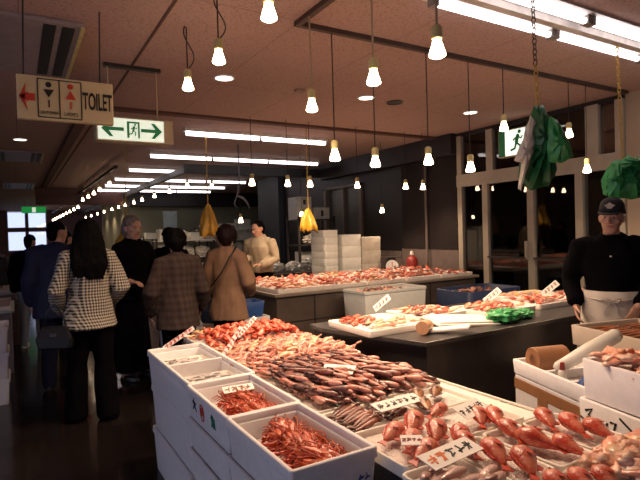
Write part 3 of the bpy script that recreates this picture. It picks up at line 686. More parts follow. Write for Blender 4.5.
# trays with ice
def tray(x0, x1, y0, y1, z, label, mound=0.0, group=None, icy=True, h=0.045, r=0.02, t_=0.012):
    t = thing('fish_tray', ((x0 + x1) / 2, (y0 + y1) / 2, z), 0, label, 'tray', group)
    lx, ly = x1 - x0, y1 - y0
    MB().open_box(lx, ly, h, t_, 0.008, 0.006, r).build('tray', tray_white, t, smooth=50)
    if icy:
        n = 14; vs = []; fs = []
        for i in range(n + 1):
            for j in range(n + 1):
                u, v = i / n, j / n
                e = min(u, 1 - u, v, 1 - v)
                zz = 0.022 + mound * min(1, e * 4) ** 0.7 + 0.006 * noise.noise((u * 9 + x0 * 7, v * 9, y0 * 5))
                vs.append(((u - .5) * (lx - 2 * t_ - .008), (v - .5) * (ly - 2 * t_ - .008), zz))
        for i in range(n):
            for j in range(n): fs.append((i * (n + 1) + j, (i + 1) * (n + 1) + j, (i + 1) * (n + 1) + j + 1, i * (n + 1) + j + 1))
        MB().add(vs, fs).build('ice', ice, t, smooth=True)
    return t
TZ = 0.665
tray(1.06, 1.84, 3.22, 3.84, TZ, 'long white tray under the heap of scarlet fish at the far end', 0.05)
tray(1.06, 1.84, 2.60, 3.20, TZ, 'white tray under the orange pink prawns', 0.045)
tray(1.06, 1.78, 1.84, 2.58, TZ, 'white tray under the dark striped fish', 0.05)
tray(1.06, 1.42, 1.60, 1.82, TZ, 'white tray under the long brown fish', 0.015)
tray(1.44, 1.74, 1.58, 1.82, TZ, 'white tray holding three mottled rockfish', 0.01)
tray(1.04, 1.385, 1.25, 1.58, TZ, 'white tray of red fish with a small price card, beside the foremost foam box', 0.005)
tray(1.395, 1.72, 1.315, 1.57, TZ, 'white tray of red fish with a tilted price card, beside the empty white sheet', 0.005)
tray(1.00, 1.235, 0.82, 1.235, TZ, 'white tray of greyish squid under the largest price card', 0.012)
tray(1.245, 1.43, 0.98, 1.30, TZ, 'white tray with a row of three red fish between squid and salmon-red fish', 0.004)
tray(1.44, 1.635, 0.975, 1.305, TZ, 'white tray with three red fish in the middle of the table front', 0.004)
tray(1.645, 1.855, 1.00, 1.29, TZ, 'white tray of three red fish below the taped foam box', 0.004)
tray(1.50, 1.855, 0.62, 0.965, TZ, 'white tray of pale pink flesh below the pink foam boxes', 0.03)
tray(1.245, 1.49, 0.62, 0.965, TZ, 'white tray at the very front edge of the table', 0.004)
t = thing('foam_sheet', (1.775, 1.68, TZ), rad(1), 'bare white foam sheet on the far edge of the fish table', 'foam board')
MB().box(-0.06, 0.06, -0.35, 0.42, 0, 0.026).build('sheet', tray_white, t, bevel=0.006)
MB().box(0.048, 0.06, -0.35, 0.42, 0.026, 0.038).build('raised_rim', tray_white, t, bevel=0.005)

def pile(name, me, n, x0, x1, y0, y1, base, mound, ang, label, cat, group, sc=(0.85, 1.15), tilt=0.18, layers=1, flip=True):
    """n fish laid in jittered rows over the ice"""
    out = []; asp = (x1 - x0) / (y1 - y0); per = max(1, n // layers)
    for l in range(layers):
        nx = max(1, round(math.sqrt(per * asp))); ny = max(1, math.ceil(per / nx))
        k = 0
        for i in range(nx):
            for j in range(ny):
                if k >= per: break
                k += 1
                u = (i + 0.5 + random.uniform(-.33, .33) + 0.5 * (l % 2)) / (nx + 0.5 * (layers > 1)); v = (j + 0.5 + random.uniform(-.33, .33)) / ny
                e = min(u, 1 - u, v, 1 - v)
                if l and e < 0.08: continue
                z = base + mound * max(0, min(1, e * 4)) ** 0.7 + l * 0.022 + random.uniform(-.003, .006)
                a = ang + random.uniform(-tilt * 1.6, tilt * 1.6) + (PI if flip and random.random() < 0.15 else 0)
                m_ = me[random.randrange(len(me))] if isinstance(me, list) else me
                nm = {'small_red_fish.001': 'pale_pink_fish', 'small_red_fish.002': 'dark_fish'}.get(m_.name, name)
                out.append(put(nm, m_, (x0 + u * (x1 - x0), y0 + v * (y1 - y0), z), (random.uniform(-tilt, tilt), random.uniform(-tilt, tilt), a), label, cat, group, random.uniform(*sc)))
    return out
me_red_s = smooth_me(fish_mb(0.090, 0.048, 0.036, 0.28, tail=0.2).mesh('red_fish', [m_red, m_redfin, eye_dark]))
me_red_c = smooth_me(fish_mb(0.085, 0.050, 0.040, 0.34, tail=0.16, arch=0.06).mesh('red_fish', [m_red, m_redfin, eye_dark]))
me_yel = smooth_me(fish_mb(0.12, 0.052, 0.036, 0.26, tail=0.22).mesh('yellow_fish', [m_yellowish, m_pinkfin, eye_dark]))
me_pink = smooth_me(fish_mb(0.10, 0.032, 0.028, 0.22, tail=0.24, arch=0.10).mesh('pink_prawn', [m_pink, m_pinkfin, eye_dark]))
me_fil = smooth_me(fish_mb(0.11, 0.04, 0.028, 0.3, tail=0.14, fins=False, arch=0.08).mesh('pink_prawn', [m_fillet, m_pinkfin, eye_dark]))
me_dark = smooth_me(fish_mb(0.150, 0.029, 0.025, 0.24, tail=0.13).mesh('striped_fish', [m_dark, m_darkfin, eye_dark]))
me_dark2 = smooth_me(fish_mb(0.140, 0.030, 0.025, 0.24, tail=0.13).mesh('striped_fish', [m_pink, m_darkfin, eye_dark]))
me_brown = smooth_me(fish_mb(0.17, 0.034, 0.030, 0.22, tail=0.12).mesh('brown_fish', [m_brown, m_darkfin, eye_dark]))
me_small = smooth_me(fish_mb(0.15, 0.05, 0.034, 0.25, tail=0.2, seg=8, ring=8).mesh('small_red_fish', [m_red, m_redfin, eye_dark]))
me_small2 = smooth_me(fish_mb(0.15, 0.044, 0.032, 0.25, tail=0.2, seg=8, ring=8).mesh('small_red_fish', [m_fillet, m_pinkfin, eye_dark]))
me_small3 = smooth_me(fish_mb(0.16, 0.05, 0.034, 0.25, tail=0.2, seg=8, ring=8).mesh('small_red_fish', [m_dark, m_darkfin, eye_dark]))
me_silver = smooth_me(fish_mb(0.12, 0.024, 0.018, 0.2, tail=0.16).mesh('silver_fish', [m_silver, m_silver, eye_dark]))
B0 = TZ + 0.037
pile('red_fish', [me_red_s, me_red_c], 130, 1.12, 1.80, 3.20, 3.66, B0 + .012, 0.06, rad(70), 'small scarlet fish in the heap at the far end of the table', 'fish', 'heap of scarlet fish', layers=2, tilt=0.4)
pile('yellow_fish', me_yel, 22, 1.10, 1.80, 3.66, 3.82, B0 + .006, 0.03, rad(40), 'yellowish fish along the far rim, behind the scarlet heap', 'fish', 'yellowish fish on the far rim', tilt=0.35)
pile('pink_prawn', [me_pink, me_fil, me_pink], 150, 1.08, 1.82, 2.60, 3.20, B0 + .006, 0.05, rad(20), 'orange pink prawn in the broad bed of prawns behind the striped fish', 'prawn', 'bed of orange pink prawns', layers=1, tilt=0.4, sc=(0.9, 1.25))
pile('striped_fish', [me_dark, me_dark, me_dark2], 150, 1.09, 1.75, 1.85, 2.57, B0 + .010, 0.05, rad(-80), 'dark striped pink fish among those laid in rows in mid table', 'fish', 'rows of dark striped fish', layers=1, tilt=0.16, sc=(0.95, 1.2))
pile('striped_fish', [me_dark, me_dark2], 84, 1.10, 1.72, 1.88, 2.54, B0 + .034, 0.05, rad(-70), 'dark striped pink fish among those laid in rows in mid table', 'fish', 'rows of dark striped fish', layers=1, tilt=0.16)
for k in range(9):
    put('brown_fish', me_brown, (1.16 + 0.012 * (k % 2), 1.612 + k * 0.024, B0 + 0.006 + 0.004 * (k % 2)), (0.1, 0, rad(16 + 5 * (k % 3))), 'long brown fish, one of a parallel row beside the box of prawns', 'fish', 'parallel long brown fish')
for k in range(6):
    put('brown_fish', me_brown, (1.33, 1.63 + k * 0.031, B0 + 0.010), (0.1, 0, rad(24 + 7 * (k % 2))), 'long brown fish in the second short row, beside the rockfish', 'fish', 'second row of brown fish', 0.85)
rock = big_fish('rockfish', 0.13, 0.062, 0.048, [m_rock, m_darkfin], 0.33)
for k, (x, y, a, s, l) in enumerate(((1.505, 1.715, 50, 1.0, 'plump mottled orange rockfish, the middle one beside the long price card'), (1.445, 1.60, 62, 1.0, 'mottled yellow rockfish lying below the long price card'), (1.60, 1.70, 38, 0.9, 'small mottled rockfish at the end of its tray, by the bare sheet'))):
    first_or_dup(rock, ST, (x, y, TZ + 0.068), (0, 0, rad(a)), l, 'fish', None, s)
snap = big_fish('red_snapper', 0.122, 0.068, 0.052, [m_red, m_redfin], 0.34)
snaps = ((1.155, 1.455, 22, .95, 'red fish nearest the box of prawns, in the tray with the small price card'), (1.165, 1.365, 38, .95, 'red fish just behind the small price card'),
         (1.145, 1.275, 20, 1.0, 'slim red fish lying at the front rim of its tray, before the small card'), (1.285, 1.49, 36, 1.05, 'tallest red fish in the small card tray, head on the rim'),
         (1.295, 1.375, 42, 1.05, 'round red fish in the middle of the small card tray'), (1.335, 1.30, 40, .95, 'red fish at the corner of the small card tray beside the largest card'),
         (1.53, 1.385, 50, .95, 'red fish half behind the tilted price card'), (1.575, 1.345, 55, 1.0, 'upright red fish beside the tilted price card and bare sheet'),
         (1.445, 1.525, 10, .8, 'slim red fish lying behind the tilted price card'),
         (1.300, 1.235, 66, 1.05, 'first red fish beside the largest price card, in the row of three'), (1.325, 1.135, 62, 1.1, 'middle red fish in the row of three beside the squid'), (1.350, 1.04, 55, 1.1, 'last red fish in the row of three, lowest beside the squid'),
         (1.515, 1.225, 66, 1.0, 'paler red fish standing first in the middle tray'), (1.525, 1.12, 100, 1.15, 'large red fish at the centre of the middle tray'), (1.565, 1.035, 80, .95, 'red fish with whitish belly in the middle tray, next to pale fillets'),
         (1.715, 1.225, 56, 1.0, 'red fish under the brown tape of the foam box, first of three'), (1.745, 1.135, 66, 1.05, 'red fish under the corner of the taped box, second of three'), (1.775, 1.055, 76, 1.0, 'red fish beside the box with handwriting, third of three'))
for x, y, a, s, l in snaps: first_or_dup(snap, ST, (x, y, TZ + 0.066), (rad(12), rad(-10), rad(a)), l, 'fish', None, s * 1.08)
me_sq = smooth_me(fish_mb(0.13, 0.042, 0.03, 0.4, tail=0.3, fins=False).mesh('squid', [m_squid, m_squid, eye_dark]))
pile('squid', me_sq, 16, 1.03, 1.215, 0.86, 1.20, TZ + 0.052, 0.008, rad(15), 'greyish pink squid in the tray under the largest price card', 'squid', 'tray of greyish squid', tilt=0.2)
def flesh_piece(seed, rx, ry, rz, m):
    mb = MB(); R = []; n = 9
    for i in range(1, n):
        a = PI * i / n; ring = []
        for j in range(14):
            b_ = 2 * PI * j / 14; d = Vector((math.sin(a) * math.cos(b_), math.sin(a) * math.sin(b_), -math.cos(a)))
            q = 1 + .7 * noise.noise(d * 1.3 + Vector((seed, 0, 0))) + .25 * noise.noise(d * 4 + Vector((0, seed, 0)))
            ring.append((d.x * rx * q, d.y * ry * q + .012 * math.cos(d.x * 3), d.z * rz * q))
        R.append(ring)
    return smooth_me(mb.loft(R).mesh('fish_fillet', [m]))
m_flesh = fish_mat('pale pink flesh', (0.74, 0.26, 0.15), (0.84, 0.56, 0.40), 1.2, sscale=30, half=.05)
m_flesh2 = fish_mat('creamy flesh', (0.70, 0.38, 0.16), (0.84, 0.62, 0.42), 1.0, sscale=30, half=.05)
me_f2 = flesh_piece(1.3, .062, .038, .018, m_flesh); me_f4 = flesh_piece(5.7, .055, .032, .020, m_flesh); me_f3 = flesh_piece(9.1, .060, .036, .017, m_flesh2)
pile('fish_fillet', [me_f2, me_f4, me_f3], 44, 1.53, 1.85, 0.66, 0.95, TZ + 0.052, 0.03, rad(-20), 'piece of pale salmon pink flesh heaped below the boxes with handwriting', 'fish fillet', 'heap of pale pink fillets', tilt=0.3, layers=1)
for k in range(3): first_or_dup(snap, ST, (1.31 + k * 0.07, 0.90 - k * 0.03, TZ + 0.062), (rad(8), rad(-10), rad(60)), 'red fish %s in the tray at the table front' % ('beside the squid', 'between two others', 'beside the pale fillets')[k], 'fish', None, 1.0)

# price cards with brushed writing
def strokes(w, h, n, m, parent, seed, x0=0.0, span=1.0, th=0.0045):
    rnd = random.Random(seed); mb = MB()
    for k in range(n):
        cx = (x0 - 0.5 + span * (k + 0.5) / n) * w; s = min(w * span / n, h) * 0.46
        for q in range(rnd.choice((3, 4, 4))):
            a = rnd.uniform(-1, 1); b = rnd.uniform(-1, 1)
            if q % 2 == 0: pts = [(cx - s, a * s), (cx + s * rnd.uniform(.2, 1), a * s * 0.6 + s * 0.2)]
            else: pts = [(cx + b * s * .6, s), (cx + b * s * .2, 0), (cx + b * s * .6 - s * .4, -s)]
            for i in range(len(pts) - 1):
                p, q_ = Vector((*pts[i], 0)), Vector((*pts[i + 1], 0)); d = (q_ - p).normalized(); nn = Vector((-d.y, d.x, 0)) * th * 0.5
                mb.loft([[p - nn, p + nn, q_ + nn, q_ - nn], [v + Vector((0, 0, 0.001)) for v in (p - nn, p + nn, q_ + nn, q_ - nn)]])
    return mb
def price_card(loc, rot, w, h, label, n=5, seed=1, m2=None, split=0.0, stand=False):
    t = thing('price_card', loc, 0, label, 'price card'); t.rotation_euler = rot
    MB().box(-w / 2, w / 2, -h / 2, h / 2, -0.0015, 0.0015).build('card', paper, t)
    if split:
        strokes(w, h, 2, m2, t, seed, 0.05, split, 0.006).move(T(0, 0, 0.002)).build('writing', m2, t)
        strokes(w, h, n, ink, t, seed + 1, split + 0.05, 0.9 - split, 0.006).move(T(0, 0, 0.002)).build('writing', ink, t)
    else: strokes(w, h, n, m2 or ink, t, seed, 0.05, 0.9, 0.0045).move(T(0, 0, 0.002)).build('writing', m2 or ink, t)
    return t
# card frame: local x reads to the viewer's side, local y points away from the viewer
CA = rad(-8)
price_card((1.34, 2.10, TZ + 0.125), (rad(14), 0, rad(-48)), 0.16, 0.085, 'pinkish price card lying on the dark striped fish', 5, 3, mat('faded ink', (0.25, 0.09, 0.06), 0.6))
price_card((1.335, 1.645, TZ + 0.088), (rad(10), 0, rad(2)), 0.235, 0.072, 'long price card across the brown fish and rockfish', 6, 5)
price_card((1.525, 1.42, TZ + 0.088), (rad(22), 0, rad(14)), 0.175, 0.072, 'tilted price card among red fish beside the bare sheet', 5, 8)
price_card((1.125, 1.315, TZ + 0.092), (rad(14), 0, rad(-34)), 0.075, 0.052, 'small square price card with red and black writing on red fish', 4, 11, mat('dark red ink', (0.28, 0.03, 0.02), 0.6))
price_card((1.165, 1.175, TZ + 0.090), (rad(12), 0, rad(6)), 0.235, 0.078, 'largest price card with orange and black writing, over the squid', 3, 14, ink_orange, 0.38)

# ------------------------------------------------------------------ foam boxes in front
def foam_box(x0, x1, y0, y1, z, h, label, group=None, m=None, t_=0.024, taper=0.013):
    t = thing('foam_box', ((x0 + x1) / 2, (y0 + y1) / 2, z), 0, label, 'box', group)
    lx, ly = x1 - x0, y1 - y0
    MB().open_box(lx, ly, h - 0.028, t_, 0.025, taper, 0.012).build('box_body', m or foam, t, smooth=50)
    rim = MB().open_box(lx + 0.012, ly + 0.012, 0.034, t_ * 0.8, 0.0, 0.0, 0.014)
    rim.f = rim.f[:-2]; rim.m = rim.m[:-2]
    n = 16
    mb = MB(); a = rim.v
    rings = [a[i * n:(i + 1) * n] for i in range(6)]
    order = [rings[1], rings[2], rings[3], rings[4]]
    rg = [[v.copy() for v in r] for r in (rings[0], rings[1], rings[2], rings[3], rings[4], rings[5])]
    k = 0.034
    hx = []
    mb.loft([rg[0], rg[1], rg[2], rg[3], rg[4], rg[5], rg[0]], cap=False)
    mb.move(T(0, 0, h - k)).build('box_rim', m or foam, t, smooth=50)
    return t
FL = 'white foam box in the low stack under the box of prawns with printed marks'
for k in range(4):
    foam_box(0.688, 1.015, 1.905, 2.43, k * 0.15, 0.148, FL, 'foam boxes under the marked prawn box')
    foam_box(0.688, 1.005, 1.358, 1.895, k * 0.15, 0.148, 'white foam box in the stack under the foremost prawn box', 'foam boxes under the foremost prawn box')
bc = foam_box(0.69, 1.02, 1.905, 2.435, 0.60, 0.15, 'open foam box of red prawns with black, red and green printed marks', taper=0.009)
bd = foam_box(0.69, 1.01, 1.36, 1.90, 0.60, 0.15, 'open white foam box of long-feelered red prawns, at the front corner of the row', taper=0.009)
MX = FACE_Y
side = T(-0.1665, 0, 0) @ RZ(-PI / 2) @ FACE_Y          # reading from the aisle side
lettering('大', 0.062, ink, bc, T(-0.1629, 0.17, 0.075) @ RY(-0.074) @ RZ(-PI / 2) @ FACE_Y, 'printed_mark', 0.001)
ring = MB(); 
R_ = [[], []]
for j in range(24):
    a = 2 * PI * j / 24; R_[0].append((0.028 * math.cos(a), 0.042 * math.sin(a))); R_[1].append((0.022 * math.cos(a), 0.035 * math.sin(a)))
ring.loft([[(.001, p[0], p[1]) for p in R_[0]], [(-.001, p[0], p[1]) for p in R_[0]], [(-.001, p[0], p[1]) for p in R_[1]], [(.001, p[0], p[1]) for p in R_[1]]], cap=False)
ring.move(T(-0.1626, 0.06, 0.072) @ RY(-0.074)).build('red_seal', ink_red, bc)
lettering('鮮', 0.045, ink_red, bc, T(-0.1629, 0.06, 0.072) @ RY(-0.074) @ RZ(-PI / 2) @ FACE_Y, 'printed_mark', 0.0006)
lettering('魚', 0.062, ink_green, bc, T(-0.1629, -0.09, 0.072) @ RY(-0.074) @ RZ(-PI / 2) @ FACE_Y, 'printed_mark', 0.001)
strokes(0.05, 0.07, 2, ink_blue, bd, 4, 0, 1.0, 0.004).move(T(0.11, -0.2680, 0.06) @ FACE_Y).build('blue_mark', ink_blue, bd)
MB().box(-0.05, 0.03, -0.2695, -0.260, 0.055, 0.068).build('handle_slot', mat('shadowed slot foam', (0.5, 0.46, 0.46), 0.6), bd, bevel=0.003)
tall = []
for k, (z, h) in enumerate(((0, 0.27), (0.27, 0.265))):
    foam_box(0.715, 1.035, 2.45, 3.32, z, h, 'tall foam box %s under the divided box' % ('standing on the floor, lowest', 'in the middle of the pile,')[k], 'tall foam boxes at the aisle corner')
bab = foam_box(0.70, 1.045, 2.445, 3.335, 0.535, 0.215, 'open foam box split by a wall, with small silver fish, at the aisle corner')
MB().box(-0.155, 0.155, -0.012, 0.012, 0.03, 0.205).build('divider', foam, bab)
# packs of small fish inside the divided box
for y, w_, l in ((2.62, 0.16, 'small clear-edged pack of silver fish in the nearer half of the divided box'), (3.05, 0.2, 'pack of silver fish in the far half of the divided box')):
    t = thing('fish_pack', (0.87, y, 0.63), 0, l, 'tray')
    MB().open_box(0.27, w_ + .06, 0.076, 0.008, 0.06, 0.004, 0.02).build('pack', tray_white, t, smooth=50)
    pile('silver_fish', me_silver, 14, 0.77, 0.97, y - w_ / 2, y + w_ / 2, 0.63 + 0.075, 0.004, rad(5), 'small silver fish lying in a pack in the %s half of the divided box' % ('nearer' if y < 2.8 else 'far'), 'fish', 'silver fish in the %s pack' % ('nearer' if y < 2.8 else 'far'), tilt=0.15)

# red prawns with long feelers
def make_prawn():
    t = thing('red_prawn')
    mb = MB(); R = []
    cara = [(0.0, 0.017), (0.015, 0.021), (0.04, 0.020), (0.065, 0.014), (0.085, 0.006)]
    MB().tube([(x, 0, 0.002 * i) for i, (x, r) in enumerate(cara)], [r for x, r in cara], 10).build('carapace', m_prawn, t, smooth=True)
    tail = MB()
    for k in range(6):
        a = k * 0.28; x = -0.02 * math.sin(a) / 0.28 * 1.0 - 0.004; 
        p0 = Vector((-0.062 * math.sin(a), 0.050 * (1 - math.cos(a)), 0)); p1 = Vector((-0.062 * math.sin(a + .30), 0.050 * (1 - math.cos(a + .30)), 0))
        tail.tube([p0, p1], [0.0185 - k * 0.0018, 0.0165 - k * 0.002], 9)
    tail.build('tail', m_prawn, t, smooth=40)
    a = 1.7; e = Vector((-0.062 * math.sin(a), 0.050 * (1 - math.cos(a)), 0))
    fan = MB()
    for q in (-.5, 0, .5): fan.tube([e, e + Vector((-0.012 + 0.01 * q, 0.030, 0.012 * q))], [0.005, 0.009], 6, flat=0.3)
    fan.build('tail_fan', m_prawn, t, smooth=True)
    for s in (-1, 1):
        MB().tube([(0.08, s * .004, .006), (0.098, s * .010, .014), (0.085, s * .020, .024), (0.04, s * .026, .026), (-0.03, s * .024, .024)], [0.0026, 0.0024, 0.0022, 0.0018, 0.0012], 5).build('feeler', m_prawn, t, smooth=True)
    for s in (-1, 1):
        lg = MB()
        for k in range(4): lg.tube([(0.005 + k * .016, s * .014, -.004), (0.012 + k * .018, s * .038, .006), (0.02 + k * .02, s * .056, -.012)], [0.0036, 0.003, 0.0016], 5)
        lg.build('legs', m_prawn, t, smooth=True)
        MB().ball((0.078, s * .009, .010), .004, n=5).build('eye', eye_dark, t, smooth=True)
    return t
prawn = make_prawn()
def prawns(x0, x1, y0, y1, z, n, label, group):
    k = 0; nx = 3; ny = math.ceil(n / nx)
    for j in range(ny):
        for i in range(nx):
            if k >= n: return
            k += 1
            x = x0 + (i + .5 + random.uniform(-.2, .2)) / nx * (x1 - x0); y = y0 + (j + .5 + random.uniform(-.2, .2)) / ny * (y1 - y0)
            first_or_dup(prawn, ST, (x, y, z + 0.010 * (k % 3)), (random.uniform(-.3, .3), random.uniform(-.2, .0), PI / 2 + random.uniform(-.6, .6) + (PI if k % 4 == 0 else 0)), label, 'prawn', group, random.uniform(.95, 1.1))
for o_, zz, ly in ((bc, 0.045, 0.47), (bd, 0.045, 0.48)):
    n = 10; mb = MB(); vs = []; fs = []
    for i in range(n + 1):
        for j in range(n + 1): vs.append(((i / n - .5) * 0.272, (j / n - .5) * ly, 0.052 + 0.012 * noise.noise((i * .7, j * .7, ly * 9))))
    for i in range(n):
        for j in range(n): fs.append((i * (n + 1) + j, (i + 1) * (n + 1) + j, (i + 1) * (n + 1) + j + 1, i * (n + 1) + j + 1))
    mb.add(vs, fs).build('ice', ice, o_, smooth=True)
prawns(0.835, 0.94, 1.98, 2.30, 0.672, 24, 'red prawn in the foam box with printed marks', 'prawns in the marked box')
prawns(0.835, 0.935, 1.43, 1.82, 0.672, 30, 'red prawn with long feelers in the foremost foam box', 'prawns in the foremost box')
price_card((0.90, 2.31, 0.725), (rad(20), 0, rad(-6)), 0.15, 0.05, 'small pink card lying among prawns in the box with printed marks', 4, 21, mat('faded ink', (0.25, 0.09, 0.06), 0.6))
# narrow price slips standing up from the divided box
def slip(p0, p1, w, label, seed):
    p0, p1 = Vector(p0), Vector(p1); d = p1 - p0; L_ = d.length; x = d.normalized()
    z = Vector((-0.45, -0.85, 0.35)); z = (z - x * z.dot(x)).normalized(); y = z.cross(x)
    M = Matrix((x, y, z)).transposed().to_4x4(); M.translation = (p0 + p1) / 2
    t = thing('price_slip', (0, 0, 0), 0, label, 'price card'); t.matrix_world = M
    MB().box(-L_ / 2, L_ / 2, -w / 2, w / 2, -0.0015, 0.0015).build('card', paper, t)
    strokes(L_, w, 7, ink_red, t, seed, 0.05, 0.9, 0.004).move(T(0, 0, 0.002)).build('writing', ink_red if seed % 2 else ink, t)
slip((0.80, 3.335, 0.745), (0.99, 3.30, 0.86), 0.028, 'narrow price slip leaning up from the far rim of the divided box', 3)
slip((1.02, 2.90, 0.72), (1.19, 2.97, 0.89), 0.026, 'tall narrow price slip standing between the divided box and scarlet fish', 5)
slip((1.17, 2.98, 0.83), (1.32, 3.05, 0.925), 0.026, 'second narrow price slip, leaning just behind the tall one', 9)

# ------------------------------------------------------------------ boxes behind the table
def turned_box(cx, cy, z, lx, ly, h, rz, label, group=None, m=None, t_=0.022, taper=0.006):
    t = thing('foam_box', (cx, cy, z), rz, label, 'box', group)
    MB().open_box(lx, ly, h, t_, 0.03, taper, 0.012).build('box_body', m or foam, t, smooth=50)
    return t
RB = rad(-18.4)
for k in range(2): turned_box(2.335, 1.50, k * 0.2, 0.32, 0.54, 0.198, RB, 'white foam box hidden low in the pile under the taped box', 'foam boxes under the taped box')
tp = thing('foam_box', (2.335, 1.50, 0.40), RB, 'foam box bound with brown tape, under the open box holding a brown roll', 'box')
MB().box(-.16, .16, -.27, .27, 0, .285).build('box_body', foam, tp, bevel=0.012)
MB().box(-.1615, .1615, -.2715, .2715, .205, .262).build('tape', cardboard, tp, bevel=0.004)
MB().box(-.1625, -.158, .0, .075, .02, .215).build('tape', cardboard, tp)
ob = turned_box(2.335, 1.50, 0.685, 0.335, 0.56, 0.072, RB, 'shallow open foam box with a brown roll, red cap and blue scrap inside')
MB().box(-.145, .145, .02, .04, .03, .068).build('partition', foam, ob); MB().box(-.145, .145, -.16, -.14, .03, .068).build('partition', foam, ob)
def at_box(x, y, z): 
    v = RZ(RB) @ Vector((x, y, 0)); return (2.335 + v.x, 1.50 + v.y, z)
t = thing('cardboard_roll', at_box(-0.03, 0.165, 0.775), RB, 'thick brown cardboard roll lying in the open foam box', 'roll')
prof = [(0.062, -.09), (0.062, .09), (0.060, .092), (0.026, .092), (0.026, -.092), (0.060, -.092), (0.062, -.09)]
MB().lathe(prof, 28).move(RY(rad(90)) ).build('roll', cardboard, t, smooth=40)
t = thing('white_tube', (0, 0, 0), 0, 'pale rolled plastic sheet leaning out of the open foam box', 'roll')
MB().tube([(2.27, 1.55, .765), (2.38, 1.46, .85), (2.48, 1.38, .925)], [0.028, 0.036, 0.034], 14).build('sheet_roll', white_bag, t, smooth=True)
t = thing('bottle', at_box(-0.09, -0.02, 0.718), 0, 'small bottle with a red cap in the open foam box', 'bottle')
MB().lathe([(0.018, 0), (0.02, .01), (0.02, .04), (0.010, .052), (0.001, .052)], 14).build('body', white_bag, t, smooth=50)
MB().lathe([(0.012, .05), (0.013, .052), (0.010, .085), (0.001, .088)], 14).build('red_cap', red_paint, t, smooth=50)
t = thing('plastic_scrap', at_box(-0.09, -0.19, 0.718), 0, 'crumpled dark blue scrap in the corner of the open foam box', 'plastic bag')
MB().loft([[(r_ * math.cos(a * PI / 5) * (1 + .3 * (a % 2)), r_ * math.sin(a * PI / 5) * (1 + .3 * (a % 2)), z) for a in range(10)] for z, r_ in ((0, .03), (.02, .04), (.045, .025), (.07, .012))]).build('scrap', blue_plastic, t)
# handwriting box with the pink flesh box on top
for k in range(2): turned_box(2.165, 1.02, k * 0.22, 0.36, 0.48, 0.218, rad(-14), 'white foam box low in the pile under the box with handwriting', 'foam boxes under the box with handwriting')
hb = turned_box(2.165, 1.02, 0.44, 0.37, 0.50, 0.288, rad(-14), 'foam box with black handwriting on its side, beneath the box of pink flesh')
hw = MB()
for pts in ([(-.21, .22), (-.175, .235), (-.195, .205), (-.165, .195), (-.20, .17), (-.235, .185)], [(-.225, .15), (-.19, .155)], [(-.10, .20), (-.125, .15)], [(-.085, .21), (-.06, .215), (-.075, .16), (-.10, .145)], [(-.04, .24), (.03, .20)],
            [(0.0, .15), (.02, .19), (.05, .185), (.055, .15), (.03, .13), (.0, .15)]):
    hw.tube([(p[0], 0, p[1] + .025) for p in pts], 0.0052, 5)
hw.v = [Vector((v.x, v.y * .2, v.z)) for v in hw.v]
hw.move(T(-0.184, 0, 0) @ RZ(-PI / 2)).build('handwriting', ink, hb)
pk = turned_box(2.18, 1.02, 0.73, 0.36, 0.49, 0.165, rad(-13), 'foam box heaped with pale pink flesh, on the box with handwriting')
v0 = Vector((2.18, 1.02, 0))
for k in range(46):
    v = RZ(rad(-13)) @ Vector((random.uniform(-.125, .125), random.uniform(-.19, .19), 0))
    put('fish_fillet', (me_f2, me_f4)[k % 2], (v0.x + v.x, v0.y + v.y, 0.865 + random.uniform(0, .06)), (random.uniform(-.4, .4), random.uniform(-.4, .4), random.uniform(0, 6)), 'pale pink fillet heaped in the foam box above the handwriting', 'fish fillet', 'fillets in the upper foam box', random.uniform(.8, 1.1))
MB().box(-.155, .155, -.22, .22, 0.02, 0.125).build('ice', ice, pk)
# crates of brown dried fish before the person in the cap
for k in range(3): turned_box(2.90, 1.40, k * 0.26, 0.48, 0.62, 0.258, rad(-14), 'pale crate in the pile before the person in the cap', 'crates before the person in the cap', mat('aged foam', (0.42, 0.34, 0.27), 0.6, 0.08, 9))
turned_box(2.89, 1.40, 0.78, 0.50, 0.66, 0.11, rad(-14), 'shallow pale crate filled with brown dried fish before the person in the cap', None, mat('aged foam', (0.42, 0.34, 0.27), 0.6))
v0 = Vector((2.89, 1.40, 0)); me_dry = smooth_me(fish_mb(0.30, 0.035, 0.02, 0.2, tail=0.08, fins=False).mesh('dried_fish', [mat('dried brown fish', (0.30, 0.10, 0.04), 0.45, 0.35, 30), m_darkfin, m_darkfin]))
for k in range(26):
    v = RZ(rad(-14)) @ Vector((-.10 + .20 * (k % 2), -.25 + .50 * (k // 2) / 12, 0))
    put('dried_fish', me_dry, (v0.x + v.x, v0.y + v.y, 0.868 + .008 * random.random()), (0, random.uniform(-.04, .04), rad(-14) + random.uniform(-.12, .12)), 'brown dried fish laid in the shallow crate before the person in the cap', 'dried fish', 'dried fish in the crate', (.62, .95, .95))
MB().box(-.22, .22, -.30, .30, 0.03, 0.075).build('paper_lining', cardboard, bpy.data.objects['foam_box'] if False else [o for o in COL.objects if o.get('label', '').startswith('shallow pale crate')][0])

